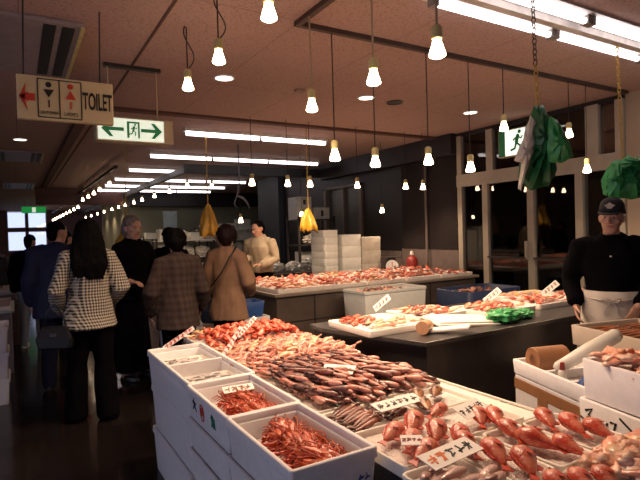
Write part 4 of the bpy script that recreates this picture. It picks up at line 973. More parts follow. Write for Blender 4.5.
# ------------------------------------------------------------------ goods on the dark counter
CT = 0.753
tray(1.99, 2.53, 2.72, 3.26, CT, 'white tray with red and pale fish on the slanted end of the dark counter', 0.01)
pile('small_red_fish', [me_small, me_small, me_small3], 12, 2.06, 2.28, 3.0, 3.22, CT + .045, 0.01, rad(20), 'red fish at the slanted end of the dark counter', 'fish', 'red fish on the counter tray', tilt=.25, sc=(.75, .95))
pile('small_red_fish', [me_small2], 12, 2.12, 2.48, 2.76, 3.0, CT + .045, 0.012, rad(20), 'pale pink fish in the front half of the tray on the dark counter', 'fish', 'pale fish on the counter tray', tilt=.25, sc=(.75, .95))
for k, (x0, x1) in enumerate(((2.60, 3.12), (3.14, 3.72), (3.76, 4.36), (4.40, 5.0))):
    y0 = 2.72 if k else 2.92
    tray(x0, x1, y0, y0 + .42, CT, ('white tray of dark fish in the middle of the dark counter', 'white tray of pink fish behind the green bag', 'white tray of pink fish just past the green bag', 'white tray of reddish fish at the end near the person in the cap')[k], 0.01)
    l = ('dark red fish in the tray in the middle of the dark counter', 'pink fish in the tray behind the green bag', 'pink fish in the tray just past the green bag', 'reddish fish in the counter tray near the person in the cap')[k]
    pile('small_red_fish', [me_small3, me_small, me_small2] if k == 0 else [me_small2, me_small], 18, x0 + .07, x1 - .07, y0 + .05, y0 + .38, CT + .045, 0.015, rad(15), l, 'fish', 'fish tray %s on the dark counter' % ('with dark fish', 'behind the bag', 'past the bag', 'near the cap')[k], tilt=.2, sc=(.8, 1.05))
tray(3.95, 4.6, 3.16, 3.42, CT, 'low pale tray in the second row of the dark counter, past the green bag', 0.005)
pile('small_red_fish', [me_small2, me_yel], 10, 4.02, 4.53, 3.20, 3.38, CT + .045, 0.005, rad(10), 'pale fish in the low tray in the second row of the dark counter', 'fish', 'fish in the low front tray', tilt=.1, sc=(.8, 1))
t = thing('foam_sheet', (2.82, 2.70, CT + 0.012), rad(-18), 'white foam lid lying tilted on the dark counter beside a cut fish log', 'foam board'); t.rotation_euler = (rad(6), rad(4), rad(-12))
MB().box(-.27, .25, -.13, .13, 0.0, 0.022).build('lid_board', tray_white, t, bevel=0.008); MB().box(-.25, .23, -.11, .11, 0.022, 0.034).build('raised_panel', tray_white, t, bevel=0.006)
t = thing('foam_sheet', (2.50, 2.55, CT), rad(38), 'narrow white foam strip leaning beside the cut fish log', 'foam board'); t.rotation_euler = (0, rad(-8), rad(-52))
MB().box(-.17, .17, -.055, .055, 0.014, 0.034).build('strip', tray_white, t, bevel=0.006)
t = thing('fish_log', (2.36, 2.60, CT + .048), rad(30), 'round pinkish cut fish log on the corner of the dark counter', 'fish')
MB().cyl((-.05, 0, 0), (.07, 0, 0), .046, .042, 20).build('flesh', mat('cut log flesh', (0.52, 0.27, 0.14), 0.45, 0.15, 30), t, smooth=50)
MB().cyl((-.052, 0, 0), (.065, 0, 0), .047, .043, 20).build('skin', m_brown, t, smooth=50) if False else None
# crumpled green bag
def crumple(rx, ry, rz, seed, n=22, amp=.35, freq=3.0):
    mb = MB(); R = []
    for i in range(1, n):
        a = PI * i / n; ring = []
        for j in range(2 * n):
            b_ = 2 * PI * j / (2 * n); d = Vector((math.sin(a) * math.cos(b_), math.sin(a) * math.sin(b_), -math.cos(a)))
            q = 1 + amp * (abs(noise.noise(d * freq + Vector((seed, 0, 0)))) * 2 - .5) + amp * .4 * noise.noise(d * freq * 3 + Vector((0, seed, 0)))
            ring.append((d.x * rx * q, d.y * ry * q, max(0, rz + d.z * rz * q)))
        R.append(ring)
    return mb.loft(R)
o = crumple(.14, .10, .05, 3, amp=.3, freq=2).build('green_bag', green_bag, smooth=30); o.location = (3.12, 2.56, CT); tag(o, 'crumpled green plastic bag lying on the dark counter', 'plastic bag')
o = crumple(.09, .07, .035, 8, amp=.3, freq=2).build('green_bag', green_bag, smooth=30); o.location = (3.36, 2.58, CT); tag(o, 'smaller fold of green plastic beside the crumpled bag on the counter', 'plastic bag')
for loc, rz, l, s in (((2.62, 3.40, CT + .10), -50, 'upright price card behind the dark fish on the dark counter', 31), ((3.62, 3.10, CT + .10), -40, 'upright price card over the pink fish trays on the counter', 33), ((4.45, 3.10, CT + .10), -40, 'upright price card close to the person in the cap on the counter', 35)):
    price_card(loc, (rad(60), rad(-40), rad(rz)), 0.17, 0.06, l, 4, s, mat('faded ink', (0.25, 0.09, 0.06), 0.6))

# cooler box and blue tub between the counters
foam_box(3.32, 4.20, 4.58, 5.02, 0.0, 0.42, 'grey white cooler box at the bottom, between the two counters', None, foam_grey)
ck = foam_box(3.30, 4.20, 4.58, 5.02, 0.42, 0.36, 'long grey white cooler box topped with small fish, between the two counters', None, foam_grey)
MB().box(-.42, .42, -.195, .195, .03, .31).build('ice', ice, ck)
pile('small_red_fish', [me_small2, me_small3], 22, 3.40, 4.10, 4.64, 4.96, 0.755, 0.01, rad(20), 'small pale fish on top of the long cooler box', 'fish', 'fish on the cooler box', tilt=.3, sc=(.7, .9))
t = thing('blue_tub', (5.0, 4.50, 0.0), 0, 'dark blue tub with pale fish behind the dark counter, before the glass', 'tub')
MB().open_box(0.95, 0.6, 0.70, .03, .58, .03, .08).build('tub', mat('navy tub plastic', (.012, .028, .085), .45), t, smooth=50)
pile('small_red_fish', [me_small3, me_small2], 16, 4.66, 5.34, 4.32, 4.70, 0.65, 0.03, rad(10), 'fish lying in the dark blue tub before the glass', 'fish', 'fish in the blue tub', tilt=.3, sc=(.8, 1.0))

# ------------------------------------------------------------------ far counter
FT = 0.776
for r_ in range(2):
    for k in range(5):
        x0 = 2.52 + k * 0.63; y0 = 5.16 + r_ * 0.72
        tray(x0, x0 + .60, y0, y0 + .68, FT, 'white tray %s along the %s of the brown-fronted counter' % (('first', 'second', 'third', 'fourth', 'fifth')[k], ('front row', 'back row')[r_]), 0.02, 'trays on the brown-fronted counter')
        ms = [[me_small2, me_small, me_small2], [me_small2, me_small], [me_small2, me_yel, me_small], [me_small, me_small2, me_small3], [me_small, me_small3]][k]
        pile('small_red_fish', ms, 26 if r_ == 0 else 18, x0 + .06, x0 + .54, y0 + .05, y0 + .63, FT + .045, 0.03, rad(25 * (k % 3)), 'small reddish fish in the heaps along the brown-fronted counter', 'fish', 'fish along the brown-fronted counter', tilt=.4, sc=(.8, 1.1))
# weighing scale, red canister
t = thing('weighing_scale', (5.42, 6.42, FT + .0), rad(-32), 'dark dial scale with a white round face at the back of the brown-fronted counter', 'scale'); t.location = (5.42, 6.74, 0.55)
MB().loft([[(-.13, -.09, 0), (.13, -.09, 0), (.13, .09, 0), (-.13, .09, 0)], [(-.12, -.08, .30), (.12, -.08, .30), (.12, .08, .30), (-.12, .08, .30)], [(-.06, -.06, .44), (.06, -.06, .44), (.06, .06, .44), (-.06, .06, .44)]]).build('housing', dark_metal, t, bevel=.01)
MB().cyl((0, -.098, .30), (0, -.08, .30), .105, n=28).build('dial', mat('white dial', (.7, .7, .68), .4), t, smooth=40)
MB().box(-.006, .006, -.102, -.098, .29, .38).build('needle', ink_red, t)
MB().box(-.16, .16, -.10, .10, .44, .455).build('pan', counter_top, t)
MB().box(-.16, .16, -.10, .10, -.55, 0).build('stand', counter_dark, t)
t = thing('canister', (5.88, 6.75, 0), 0, 'red canister standing before the pale wainscot by the pipe', 'canister')
MB().lathe([(.095, 0), (.10, .02), (.10, .92), (.07, .98), (.03, 1.0), (.03, 1.02), (.001, 1.02)], 20).build('cylinder', red_paint, t, smooth=40)
MB().lathe([(.03, 1.01), (.035, 1.03), (.02, 1.08), (.001, 1.08)], 12).build('valve', white_metal, t, smooth=40)
# stacks of foam boxes by the dark wall
for k in range(9):
    o = turned_box(4.30, 7.05, 0.45 + k * 0.115, .30, .34, .113, rad(8 + (k % 2) * 4), 'thin white foam box in the narrow tall stack before the sliding doors', 'narrow stack of thin foam boxes', foam_grey)
tag(MB().box(4.1, 5.35, 6.88, 7.5, 0, .45).build('low_bench', dark_metal), 'low dark bench under the stacked foam boxes by the sliding doors', 'bench')
for k in range(5):
    turned_box(4.72, 7.10, 0.45 + k * 0.19, .40, .40, .188, rad(4), 'white foam box in the broad stack before the sliding doors', 'broad stack of foam boxes', foam_grey)
for k in range(4):
    turned_box(5.13, 7.08, 0.45 + k * 0.225, .38, .40, .223, rad(-4), 'pale box in the lower stack beside the weighing scale', 'lower stack of pale boxes', mat('pale carton', (.40, .36, .30), .6))
# shelf with boxes under the yellow bags
t = thing('shelf_rack', (5.35, 9.3, 0), 0, 'dark metal rack of boxes behind the yellow bag, beside the sliding doors', 'rack')
for x in (-.42, .42):
    for y in (-.25, .25): MB().box(x - .02, x + .02, y - .02, y + .02, 0, 1.78).build('post', dark_metal, t)
for z in (.45, .85, 1.2, 1.72): MB().box(-.44, .44, -.27, .27, z - .02, z).build('shelf', counter_top, t)
for k, (dx, z, w_, h, l) in enumerate(((-.25, 1.72, .34, .24, 'white carton on the very top of the rack, lower of two'), (-.25, 1.96, .34, .22, 'white carton on the very top of the rack, upper of two'), (.17, 1.72, .36, .24, 'white carton beside the two stacked ones on the rack top'))):
    o = MB().box(-w_ / 2, w_ / 2, -.2, .2, 0, h).build('carton', mat('white carton', (.46, .48, .46), .6), bevel=.006); o.location = (5.35 + dx, 9.3, z); tag(o, l, 'box')
    MB().box(-.03, .03, -.2025, -.2, .06, h - .06).build('printed_panel', ink, o)
o = crumple(.20, .14, .10, 12).build('white_bag', white_bag, smooth=30); o.location = (5.35, 9.25, 1.2); tag(o, 'white plastic bundle on the middle shelf of the dark rack', 'plastic bag')
o = MB().box(-.17, .17, -.15, .15, 0, .2).build('carton', foam_grey, bevel=.006); o.location = (5.2, 9.3, .85); tag(o, 'grey box on the low shelf of the dark rack', 'box')
# work table with clutter behind the far counter
wt = bench('work_table', 3.75, 5.2, 7.9, 8.6, .75, counter_dark, counter_top, 'steel work table behind the beige work jacket, with bags on it')
for k, (x, y, rx, rz_) in enumerate(((3.95, 8.2, .16, .10), (4.3, 8.15, .15, .09), (4.7, 8.2, .2, .11), (5.0, 8.15, .14, .08))):
    o = crumple(rx, .14, rz_, 20 + k).build('ice_bag', mat('grey white polythene', (.40, .42, .42), .4, .15, 10), smooth=30); o.location = (x, y, .75); tag(o, 'grey white plastic bundle on the steel work table, %s' % ('next to the beige work jacket', 'second along', 'third along', 'at the end by the foam boxes')[k], 'plastic bag')

# ------------------------------------------------------------------ back room racks
def rack(x, y, w_, lv, label, seed):
    t = thing('shelf_rack', (x, y, 0), 0, label, 'rack'); rnd = random.Random(seed)
    for a in (-w_ / 2, w_ / 2):
        for b_ in (-.2, .2): MB().box(a - .02, a + .02, b_ - .02, b_ + .02, 0, max(lv) + .05).build('post', dark_metal, t)
    for z in lv: MB().box(-w_ / 2, w_ / 2, -.22, .22, z - .02, z).build('shelf', white_metal, t)
    for z in lv:
        xx = -w_ / 2 + .08
        while xx < w_ / 2 - .3:
            bw = rnd.uniform(.2, .4); bh = rnd.uniform(.12, .28)
            if rnd.random() < .75:
                if rnd.random() < .6: o = MB().box(0, bw, -.16, .16, 0, bh).build('carton', mat('pale stored carton', (.42, .43, .38), .6, .2, 2, rnd=.35), bevel=.006)
                else: o = crumple(bw * .5, .15, bh * .45, rnd.random() * 50, n=12).move(T(bw * .5, 0, 0)).build('white_bag', white_bag, smooth=30)
                o.location = (x + xx, y, z); tag(o, 'pale parcel among those stored on the %s' % label, 'parcel', 'parcels on the ' + label)
            xx += bw + .05
rack(3.55, 12.2, 1.5, (.5, .95, 1.35), 'rack beyond the brown plaid coat', 3)
rack(5.1, 13.6, 1.7, (.45, .9, 1.3, 1.6), 'rack below the first yellow bag', 8)
rack(4.6, 16.9, 2.2, (.5, .95, 1.4), 'rack along the green wall', 5)
rack(6.9, 16.5, 1.8, (.5, 1.0, 1.5), 'rack in the far dark corner', 6)
tag(MB().box(4.45, 4.92, 17.96, 18.0, 1.74, 2.32).build('notice_board', mat('pale blue grey board', (.46, .56, .58), .5)), 'pale blue grey board on the green back wall', 'notice board')

# ------------------------------------------------------------------ stalls along the aisle
def stall(x0, x1, y0, y1, h, label, fish, flabel, n, seed):
    t = bench('stall', x0, x1, y0, y1, h, mat('pale stall side', (.26, .20, .19), .6), foam_grey, label, .03, 'stall')
    tray(x0 + .03, x1 - .03, y0 + .03, y1 - .03, h, 'white tray on the ' + label, .02)
    pile('small_red_fish', fish, n, x0 + .1, x1 - .1, y0 + .1, y1 - .1, h + .045, .03, rad(30), flabel, 'fish', flabel, tilt=.35)
stall(1.32, 2.25, 6.35, 7.2, .72, 'stall between the grey-haired person and the plaid coat', [me_small, me_small2], 'fish on the stall beyond the plaid coat', 16, 1)
stall(1.35, 2.3, 7.3, 9.6, .72, 'next stall down the same side of the aisle', [me_small2, me_small], 'fish on the second stall down the aisle', 16, 2)
for k in range(2): foam_box(1.28, 1.66, 5.2, 5.56, k * .28, .278, 'white foam box on the floor ahead of the stall, beside the plaid coat', 'foam boxes ahead of the stall')
stall(-1.3, -.03, 6.55, 7.6, .70, 'stall by the open side, next to the navy jacket', [me_small3, me_small], 'fish on the stall next to the navy jacket', 18, 3)
stall(-1.25, .05, 8.3, 11.5, .74, 'farther stall on the same side as the navy jacket', [me_small3, me_small], 'fish on the farther stall by the open side', 18, 4)
for k in range(3):
    foam_box(-.62, -.08, 5.35, 5.75, k * .235, .233, 'white foam box %s of the aisle-side pile' % ('at the foot', 'in the middle', 'on top')[k])
pile('red_fish', [me_red_s], 14, -.56, -.14, 5.40, 5.70, .66, .02, rad(20), 'red fish in the open box at the top of the aisle-side pile', 'fish', 'red fish in the aisle-side box', tilt=.3)
for k, (x, y, h) in enumerate(((-.15, 8.9, .42), (-.45, 9.2, .5), (-.1, 9.8, .36), (-.3, 10.6, .45), (-.6, 8.7, .5))):
    o = crumple(.18, .16, h / 2, 40 + k, amp=.25).build('dark_bundle', mat('dark bundle wrap', (.03, .022, .02), .6), smooth=40); o.location = (x, y, .80); tag(o, 'dark wrapped bundle on the farther stall, one of a heap before the bright windows', 'bundle', 'dark bundles on the farther stall')
# blue bin beside the tan coat
for k in range(2): turned_box(2.14, 5.2, k * .285, .42, .36, .283, 0, 'white foam box under the blue bin beside the tan coat', 'foam boxes under the blue bin')
t = thing('blue_bin', (2.13, 5.2, .57), 0, 'small blue bin on foam boxes beside the tan coat', 'bin')
MB().open_box(.36, .32, .16, .012, .012, .02, .04).build('bin_body', mat('bright blue plastic', (.03, .10, .34), .4), t, smooth=50)
MB().open_box(.38, .34, .02, .02, .0, 0, .04).move(T(0, 0, .145)).build('bin_rim', mat('bright blue plastic', (.03, .10, .34), .4), t, smooth=50) if False else None

# ------------------------------------------------------------------ hanging bags and chains
def chain(p0, p1, m, label, link=.045, w_=.013, r=.0035):
    p0, p1 = Vector(p0), Vector(p1); d = p1 - p0; n = max(2, int(d.length / (link * .74))); mb = MB()
    z = d.normalized(); a = Vector((1, 0, 0)) if abs(z.x) < .9 else Vector((0, 1, 0)); x = z.cross(a).normalized(); y = z.cross(x)
    for k in range(n):
        c = p0 + d * ((k + .5) / n); s = x if k % 2 else y
        pts = [c + s * (w_ * math.cos(2 * PI * q / 10)) + z * (link * .5 * math.sin(2 * PI * q / 10)) for q in range(11)]
        mb.tube(pts, r, 5)
    return tag(mb.build('chain', m, smooth=True), label, 'chain')
def hung_bag(name, loc, h, w_, m, label, seed, rz=0.0, lobes=9, fold=.35, cat='plastic bag', point=0.25, top=.10):
    """plastic bag bunched at its top, folds running down to a ragged hem"""
    mb = MB(); n = 48; rows = 16; R = []
    for i in range(rows + 1):
        u = i / rows; ring = []
        for j in range(n):
            a = 2 * PI * j / n; d = Vector((math.cos(a), math.sin(a), 0))
            f = noise.noise((d.x * 1.6 + seed, d.y * 1.6, u * 1.2)) ; g = math.sin(a * lobes + seed + u * 1.3 + 2 * f)
            rad_ = w_ * .5 * (top + (1 - top) * min(1, u * 1.25) ** .7) * (1 + fold * g * min(1, u * 3) * .6 + .55 * f)
            drop = h * u * (1 + point * noise.noise((d.x * 2.2 + seed * 3, d.y * 2.2, 3)) * u * 1.6)
            ring.append((d.x * rad_, d.y * rad_ * .62, -drop))
        R.append(ring)
    o = mb.loft(R).build(name, m, smooth=True); o.location = loc; o.rotation_euler = (0, 0, rz)
    return tag(o, label, cat)
def cut_bag(name, loc, h, w_, m, label, seed, rz=0.0, n=9, cat='plastic bag', flare=1.0):
    """stiff folded polythene: a pinched top and flat angular panels with slanting lower corners"""
    rnd = random.Random(seed); mb = MB(); R = []
    ang = [2 * PI * (j + rnd.uniform(-.3, .3)) / n for j in range(n)]
    wide = [rnd.uniform(.85, 1.2) if j % 2 else rnd.uniform(.60, .85) for j in range(n)]
    low = [rnd.uniform(.78, 1.0) for j in range(n)]
    for u, k in ((0, .14), (.10, .26), (.22, .52), (.5, .84 * flare), (.8, .98 * flare), (1.0, .92 * flare)):
        R.append([(w_ * .5 * k * (wide[j] if u > .15 else .8) * math.cos(ang[j]), w_ * .38 * k * (wide[j] if u > .15 else .8) * math.sin(ang[j]), -h * (u * low[j] if u > .3 else u) + rnd.uniform(-.01, .01)) for j in range(n)])
    o = mb.loft(R).build(name, m); o.location = loc; o.rotation_euler = (0, 0, rz)
    q = o.modifiers.new('soften', 'BEVEL'); q.width = .006; q.segments = 2
    return tag(o, label, cat)
GX, GY = 2.885, 2.07
chain((GX - .02, GY + .01, CE), (GX - .02, GY, 2.48), chain_dark, 'dark steel chain hanging from the ceiling over the large green bag')
chain((GX - .02, GY, 2.48), (GX + .005, GY, 2.14), chain_yellow, 'yellow plastic chain holding the large green bag')
def folded_bag(name, loc, outline, bulge, m, label, px, seed=1, rz=-YAW):
    """folded polythene with a creased belly; outline in units of px metres about the hanging point"""
    rnd = random.Random(seed); mb = MB(); pts = []
    n = len(outline)
    for k in range(n):                                                     # slightly wavy edges
        a, b_ = Vector(outline[k]), Vector(outline[(k + 1) % n])
        for q in (0, .33, .66): pts.append(a.lerp(b_, q) + (Vector((rnd.uniform(-.9, .9), rnd.uniform(-.9, .9))) if q else Vector((0, 0))))
    c = sum(pts, Vector((0, 0))) / len(pts); R = []
    for f, dy in ((.25, -1), (.6, -.72), (.9, -.3), (1.0, 0), (.9, .3), (.6, .72), (.25, 1)):
        ring = []
        for k, p in enumerate(pts):
            v = c + (p - c) * f; cr = 1 + .45 * math.sin(k * 2.1 + seed) * (f < .95)
            ring.append((v.x * px, dy * bulge * cr, -v.y * px))
        R.append(ring)
    o = mb.loft(R).build(name, m, smooth=35); o.location = loc; o.rotation_euler = (0, 0, rz)
    return tag(o, label, 'plastic bag')
PXB = .0064
folded_bag('green_bag', (GX + .005, GY, 2.20), [(-5, -4), (4, -5), (9, 8), (14, 30), (16, 62), (8, 76), (-10, 80), (-22, 66), (-18, 40), (-13, 14)], .085, dark_green_bag, 'dark green plastic bag at the heart of the large hanging bundle', PXB, 2)
folded_bag('green_bag', (GX - .055, GY - .09, 2.19), [(4, 8), (11, 12), (18, 24), (26, 48), (14, 54), (2, 52), (-2, 34)], .04, green_bag, 'brighter green bag draped over the large hanging bundle', PXB, 5)
folded_bag('green_bag', (GX + .01, GY - .10, 2.19), [(-12, 4), (-5, 6), (-4, 40), (-10, 52), (-18, 36), (-20, 22)], .035, dark_green_bag, 'narrow dark green fold beside the pale bag in the large bundle', PXB, 9)
folded_bag('white_bag', (GX - .03, GY - .06, 2.17), [(-13, 2), (-8, 10), (-10, 34), (-16, 52), (-24, 76), (-27, 74), (-22, 50), (-30, 46), (-22, 28), (-18, 14)], .025, white_bag, 'pale plastic sheet hanging out of the large green bundle', PXB, 4)
chain((4.33, 2.36, CE), (4.35, 2.34, 1.98), chain_yellow, 'pale yellow chain above the cap, holding the smaller green bundle')
PXC = .0082
folded_bag('green_bag', (4.34, 2.34, 2.0), [(-8, 2), (6, 0), (18, 8), (26, 22), (24, 38), (8, 42), (-12, 40), (-20, 36), (-22, 22), (-16, 10)], .09, green_bag, 'green plastic bag hanging directly behind the cap in the smaller bundle', PXC, 3)
folded_bag('green_bag', (4.27, 2.27, 1.99), [(-10, 6), (-4, 4), (-2, 22), (-8, 40), (-18, 38), (-20, 20)], .035, green_bag, 'green bag of the smaller bundle on the side of the glass doors', PXC, 7)
folded_bag('green_bag', (4.34, 2.24, 2.0), [(6, 4), (12, 6), (22, 22), (20, 36), (8, 40), (4, 22)], .035, green_bag, 'green bag of the smaller bundle on the side of the cream wall', PXC, 8)
folded_bag('green_bag', (4.30, 2.25, 2.01), [(-9, 4), (-3, -1), (2, 4), (8, 1), (14, 8), (8, 15), (0, 12), (-8, 15), (-13, 10)], .045, green_bag, 'short green bag knotted over the front of the smaller bundle', PXC, 11)
for (x, y, z0, h, w_, l, cl, s) in ((2.36, 7.0, 1.90, .42, .26, 'yellow bag hanging between the plaid coat and the tan coat', 'yellow cord holding the bag between the two coats', 4.0),
                         (3.59, 6.3, 1.80, .32, .26, 'yellow bag hanging before the dark rack', 'yellow cord holding the bag before the dark rack', 6.6), (1.62, 9.0, 1.80, .50, .30, 'yellow bag hanging above the grey-haired person', 'thin cord holding the bag above the grey-haired person', 9.1)):
    hung_bag('yellow_bag', (x, y, z0), h, w_, yellow_bag, l, s, .2, 7, .3)
    tag(MB().cyl((x, y, z0 - .03), (x, y, CE), .007, n=6).build('hanging_rope', chain_yellow), cl, 'rope')
# spring scale hooked up beyond the tan coat
t = thing('hanging_hook', (3.25, 8.0, 1.85), 0, 'grey curved hooks hanging near the beige work jacket', 'hook')
MB().tube([(0, 0, 1.1), (0, 0, .5), (-.03, 0, .3), (-.10, 0, .12), (-.06, 0, .05)], .012, 8).build('hook', mat('dull grey steel', (.18, .19, .20), .4, metal=.5), t, smooth=True)
MB().tube([(-.04, 0, .24), (.05, 0, .22), (.13, 0, .14), (.17, 0, .04)], [.012, .022, .02, .008], 8).build('blade', mat('dull grey steel', (.18, .19, .20), .4, metal=.5), t, smooth=True)

# ------------------------------------------------------------------ people
def oval(cx, cy, z, hw, hd, n=20):
    return [(cx + hw * math.cos(2 * PI * j / n), cy + hd * math.sin(2 * PI * j / n), z) for j in range(n)]
def person(loc, rz, H, label, pose, wear, voxel=.009, group=None, slim=1.0):
    """figure facing its own -Y; joints are given for a 1.70 m figure and scaled to H"""
    s = H / 1.7; S = Matrix.Scale(s, 4)
    t = thing('person', loc, rz, label, 'person', group); t.scale = (slim, slim, 1)
    fem = wear.get('female', False); sw = .165 if fem else .19
    lean = pose.get('lean', (0, 0)); hd_t = pose.get('head', (0, 0, 0))      # yaw, nod, roll in degrees
    def LN(p):                                                              # lean of the trunk above the hips
        p = Vector(p); k = max(0, p.z - .92)
        return Vector((p.x + lean[0] * k, p.y + lean[1] * k, p.z))
    neck = LN((0, .005, 1.47))
    HM = Matrix.Translation(neck) @ RZ(rad(hd_t[0])) @ RX(rad(hd_t[1])) @ RY(rad(hd_t[2])) @ Matrix.Translation((0, -.005, -1.47))
    stride = pose.get('feet', ((-.10, 0), (.10, 0)))
    def limbs(mb, grow=0.0, what='all'):
        pass
    # --- body: trunk, neck, head, arms with hands, legs with feet
    mb = MB()
    tr = [(.80, .13, .095, .01), (.90, .165, .115, .012), (.98, .16 if not fem else .155, .11, .008), (1.08, .135 if not fem else .12, .095, 0), (1.20, .155 if not fem else .14, .108, -.002), (1.32, sw - .015, .112, 0), (1.40, sw - .03, .09, .008), (1.445, .10, .07, .012), (1.47, .062, .06, .01)]
    mb.loft([[LN(p) for p in oval(0, cy, z, w, d)] for z, w, d, cy in tr])
    mb.tube([LN((0, .012, 1.43)), LN((0, .006, 1.50)), HM @ Vector((0, -.005, 1.545))], [.06, .055, .052], 14)
    hd = [(1.482, .020, .022, -.060), (1.492, .036, .036, -.054), (1.515, .050, .055, -.040), (1.545, .060, .075, -.024), (1.575, .067, .087, -.015), (1.61, .072, .093, -.009), (1.645, .073, .094, -.005), (1.672, .066, .085, 0), (1.692, .048, .062, .002), (1.703, .02, .03, .003)]
    mb.loft([[HM @ Vector(p) for p in oval(0, cy, z, w, d)] for z, w, d, cy in hd])
    mb.tube([HM @ Vector(p) for p in ((0, -.098, 1.608), (0, -.110, 1.588), (0, -.121, 1.572))], [.008, .010, .013], 8)
    mb.tube([HM @ Vector(p) for p in ((-.014, -.106, 1.569), (.014, -.106, 1.569))], [.009, .009], 8)
    mb.tube([HM @ Vector(p) for p in ((-.045, -.082, 1.622), (-.018, -.096, 1.624), (.018, -.096, 1.624), (.045, -.082, 1.622))], .009, 8)
    mb.tube([HM @ Vector(p) for p in ((-.020, -.094, 1.541), (0, -.101, 1.541), (.020, -.094, 1.541))], .008, 8)
    for q in (-1, 1):
        mb.tube([HM @ Vector(p) for p in ((q * .040, -.078, 1.583), (q * .050, -.060, 1.575))], [.018, .016], 8)
        mb.tube([HM @ Vector(p) for p in ((q * .072, .004, 1.565), (q * .078, .012, 1.585), (q * .079, .016, 1.607))], [.010, .013, .012], 8)
    arms = pose['arms']
    hands = []
    for q, arm in zip((-1, 1), arms):                                       # right arm first
        sh = LN((q * sw, .008, 1.385)); el, wr, hdir, pn, curl = arm
        el, wr = Vector(el), Vector(wr); hdir = Vector(hdir).normalized(); pn = Vector(pn); pn = (pn - hdir * pn.dot(hdir)).normalized()
        mb.tube([sh + Vector((-q * .05, 0, .0)), sh, sh * .5 + el * .5, el, el * .5 + wr * .5, wr, wr + hdir * .02], [.05, .054, .047, .040, .039, .028, .027], 12)
        side = hdir.cross(pn)                                               # across the palm
        R = []
        for d_, w_, th in ((0, .026, .020), (.03, .036, .020), (.065, .041, .018), (.09, .038, .013)):
            c = wr + hdir * d_
            R.append([c + side * (w_ * math.cos(2 * PI * j / 12)) + pn * (th * .75 * math.sin(2 * PI * j / 12)) for j in range(12)])
        mb.loft(R)
        th_side = -1 if pose.get('thumb', (1, 1))[0 if q < 0 else 1] < 0 else 1
        for k, (off, ln, r_) in enumerate(((.028, .070, .0092), (.0095, .080, .0095), (-.0095, .074, .0092), (-.028, .058, .0082))):
            p = wr + hdir * .075 + side * off * th_side; pts = [p]; d_ = hdir.copy()
            for j in range(3):
                ang = rad(curl * (.8 + .25 * j)); d_ = (Matrix.Rotation(ang, 3, side) @ d_) if (Matrix.Rotation(ang, 3, side) @ d_).dot(pn) > (Matrix.Rotation(-ang, 3, side) @ d_).dot(pn) else (Matrix.Rotation(-ang, 3, side) @ d_)
                p = p + d_ * (ln * (.46, .32, .26)[j]) + side * (off * .04 * th_side); pts.append(p)
            mb.tube([pts[0] - hdir * .02] + pts, [r_ * 1.05, r_ * 1.05, r_, r_ * .92, r_ * .8], 8)
        b0 = wr + hdir * .025 + side * (.026 * th_side); d1 = (hdir * .55 + side * th_side * .75 + pn * .35).normalized(); d2 = (hdir * .85 + side * th_side * .25 + pn * .4).normalized()
        mb.tube([b0 - d1 * .015, b0 + d1 * .03, b0 + d1 * .03 + d2 * .03, b0 + d1 * .03 + d2 * .055], [.014, .012, .0105, .0085], 8)
        hands.append((wr, hdir))
    legs = []
    for q, (fx, fy) in zip((-1, 1), stride):
        hip = Vector((q * .085, .01, .88)); an = Vector((fx, fy + .03, .085)); kn = hip * .5 + an * .5 + Vector((0, -.025, 0))
        legs.append((hip, kn, an, q))
        mb.tube([hip, hip * .6 + kn * .4, kn, kn * .6 + an * .4, an], [.088, .075, .054, .052, .036], 12)
        mb.tube([an + Vector((0, .02, -.04)), an + Vector((0, -.06, -.05)), an + Vector((0, -.16, -.062))], [.036, .036, .026], 10, flat=.75)
    mb.move(S)
    link('body', fuse(mb, voxel, skin, 2, name='body'), t)
    # --- eyes and mouth
    if wear.get('face', True):
        for q in (-1, 1):
            ey = MB().ball((0, 0, 0), .0125, .008, .007, 6).move(S @ HM @ T(q * .031, -.0885, 1.602)).build('eye', eye_white, t, smooth=True)
            MB().ball((0, 0, 0), .0062, .004, .0062, 6).move(S @ HM @ T(q * .031, -.0965, 1.602)).build('iris', eye_dark, ey, smooth=True)
            MB().tube([HM @ Vector(p) for p in ((q * .014, -.103, 1.622), (q * .034, -.099, 1.627), (q * .050, -.084, 1.621))], [.0035, .004, .003], 6).move(S).build('eyebrow', wear.get('brow', hair_black), t, smooth=True)
        MB().tube([HM @ Vector(p) for p in ((-.021, -.101, 1.541), (0, -.1085, 1.5415), (.021, -.101, 1.541))], [.003, .0055, .003], 6).move(S).build('lips', lip_mat, t, smooth=True)
    # --- jacket with sleeves
    if 'jacket' in wear:
        jm = wear['jacket']; hem = wear.get('hem', .80); g = wear.get('ease', .022); jb = MB(); rings = []
        fl = wear.get('flare', .02)
        for z, w, d, cy in [(hem, .165 + fl, .125 + fl * .8, .012), (hem + .02, .165 + fl, .125 + fl * .8, .012), (.92 if hem < .88 else hem + .06, .168 + fl * .5, .12, .012), (1.08, .145 if fem else .155, .108, .004), (1.20, .155 if fem else .168, .116, 0), (1.32, sw + .002, .118, 0), (1.40, sw - .02, .094, .008), (1.445, .105, .076, .012), (1.478, .066, .064, .01)]:
            rings.append([LN(p) for p in oval(0, cy, z, w + g, d + g)])
        jb.loft(rings)
        for q, arm in zip((-1, 1), arms):
            sh = LN((q * sw, .008, 1.385)); el, wr = Vector(arm[0]), Vector(arm[1]); cf = el + (wr - el) * wear.get('cuff', .93)
            k = g * 1.0 + .012
            jb.tube([sh + Vector((-q * .06, 0, .0)), sh, sh * .5 + el * .5, el, el * .5 + cf * .5, cf], [.052 + k, .055 + k, .049 + k, .043 + k, .040 + k * .8, .034 + k * .7], 14)
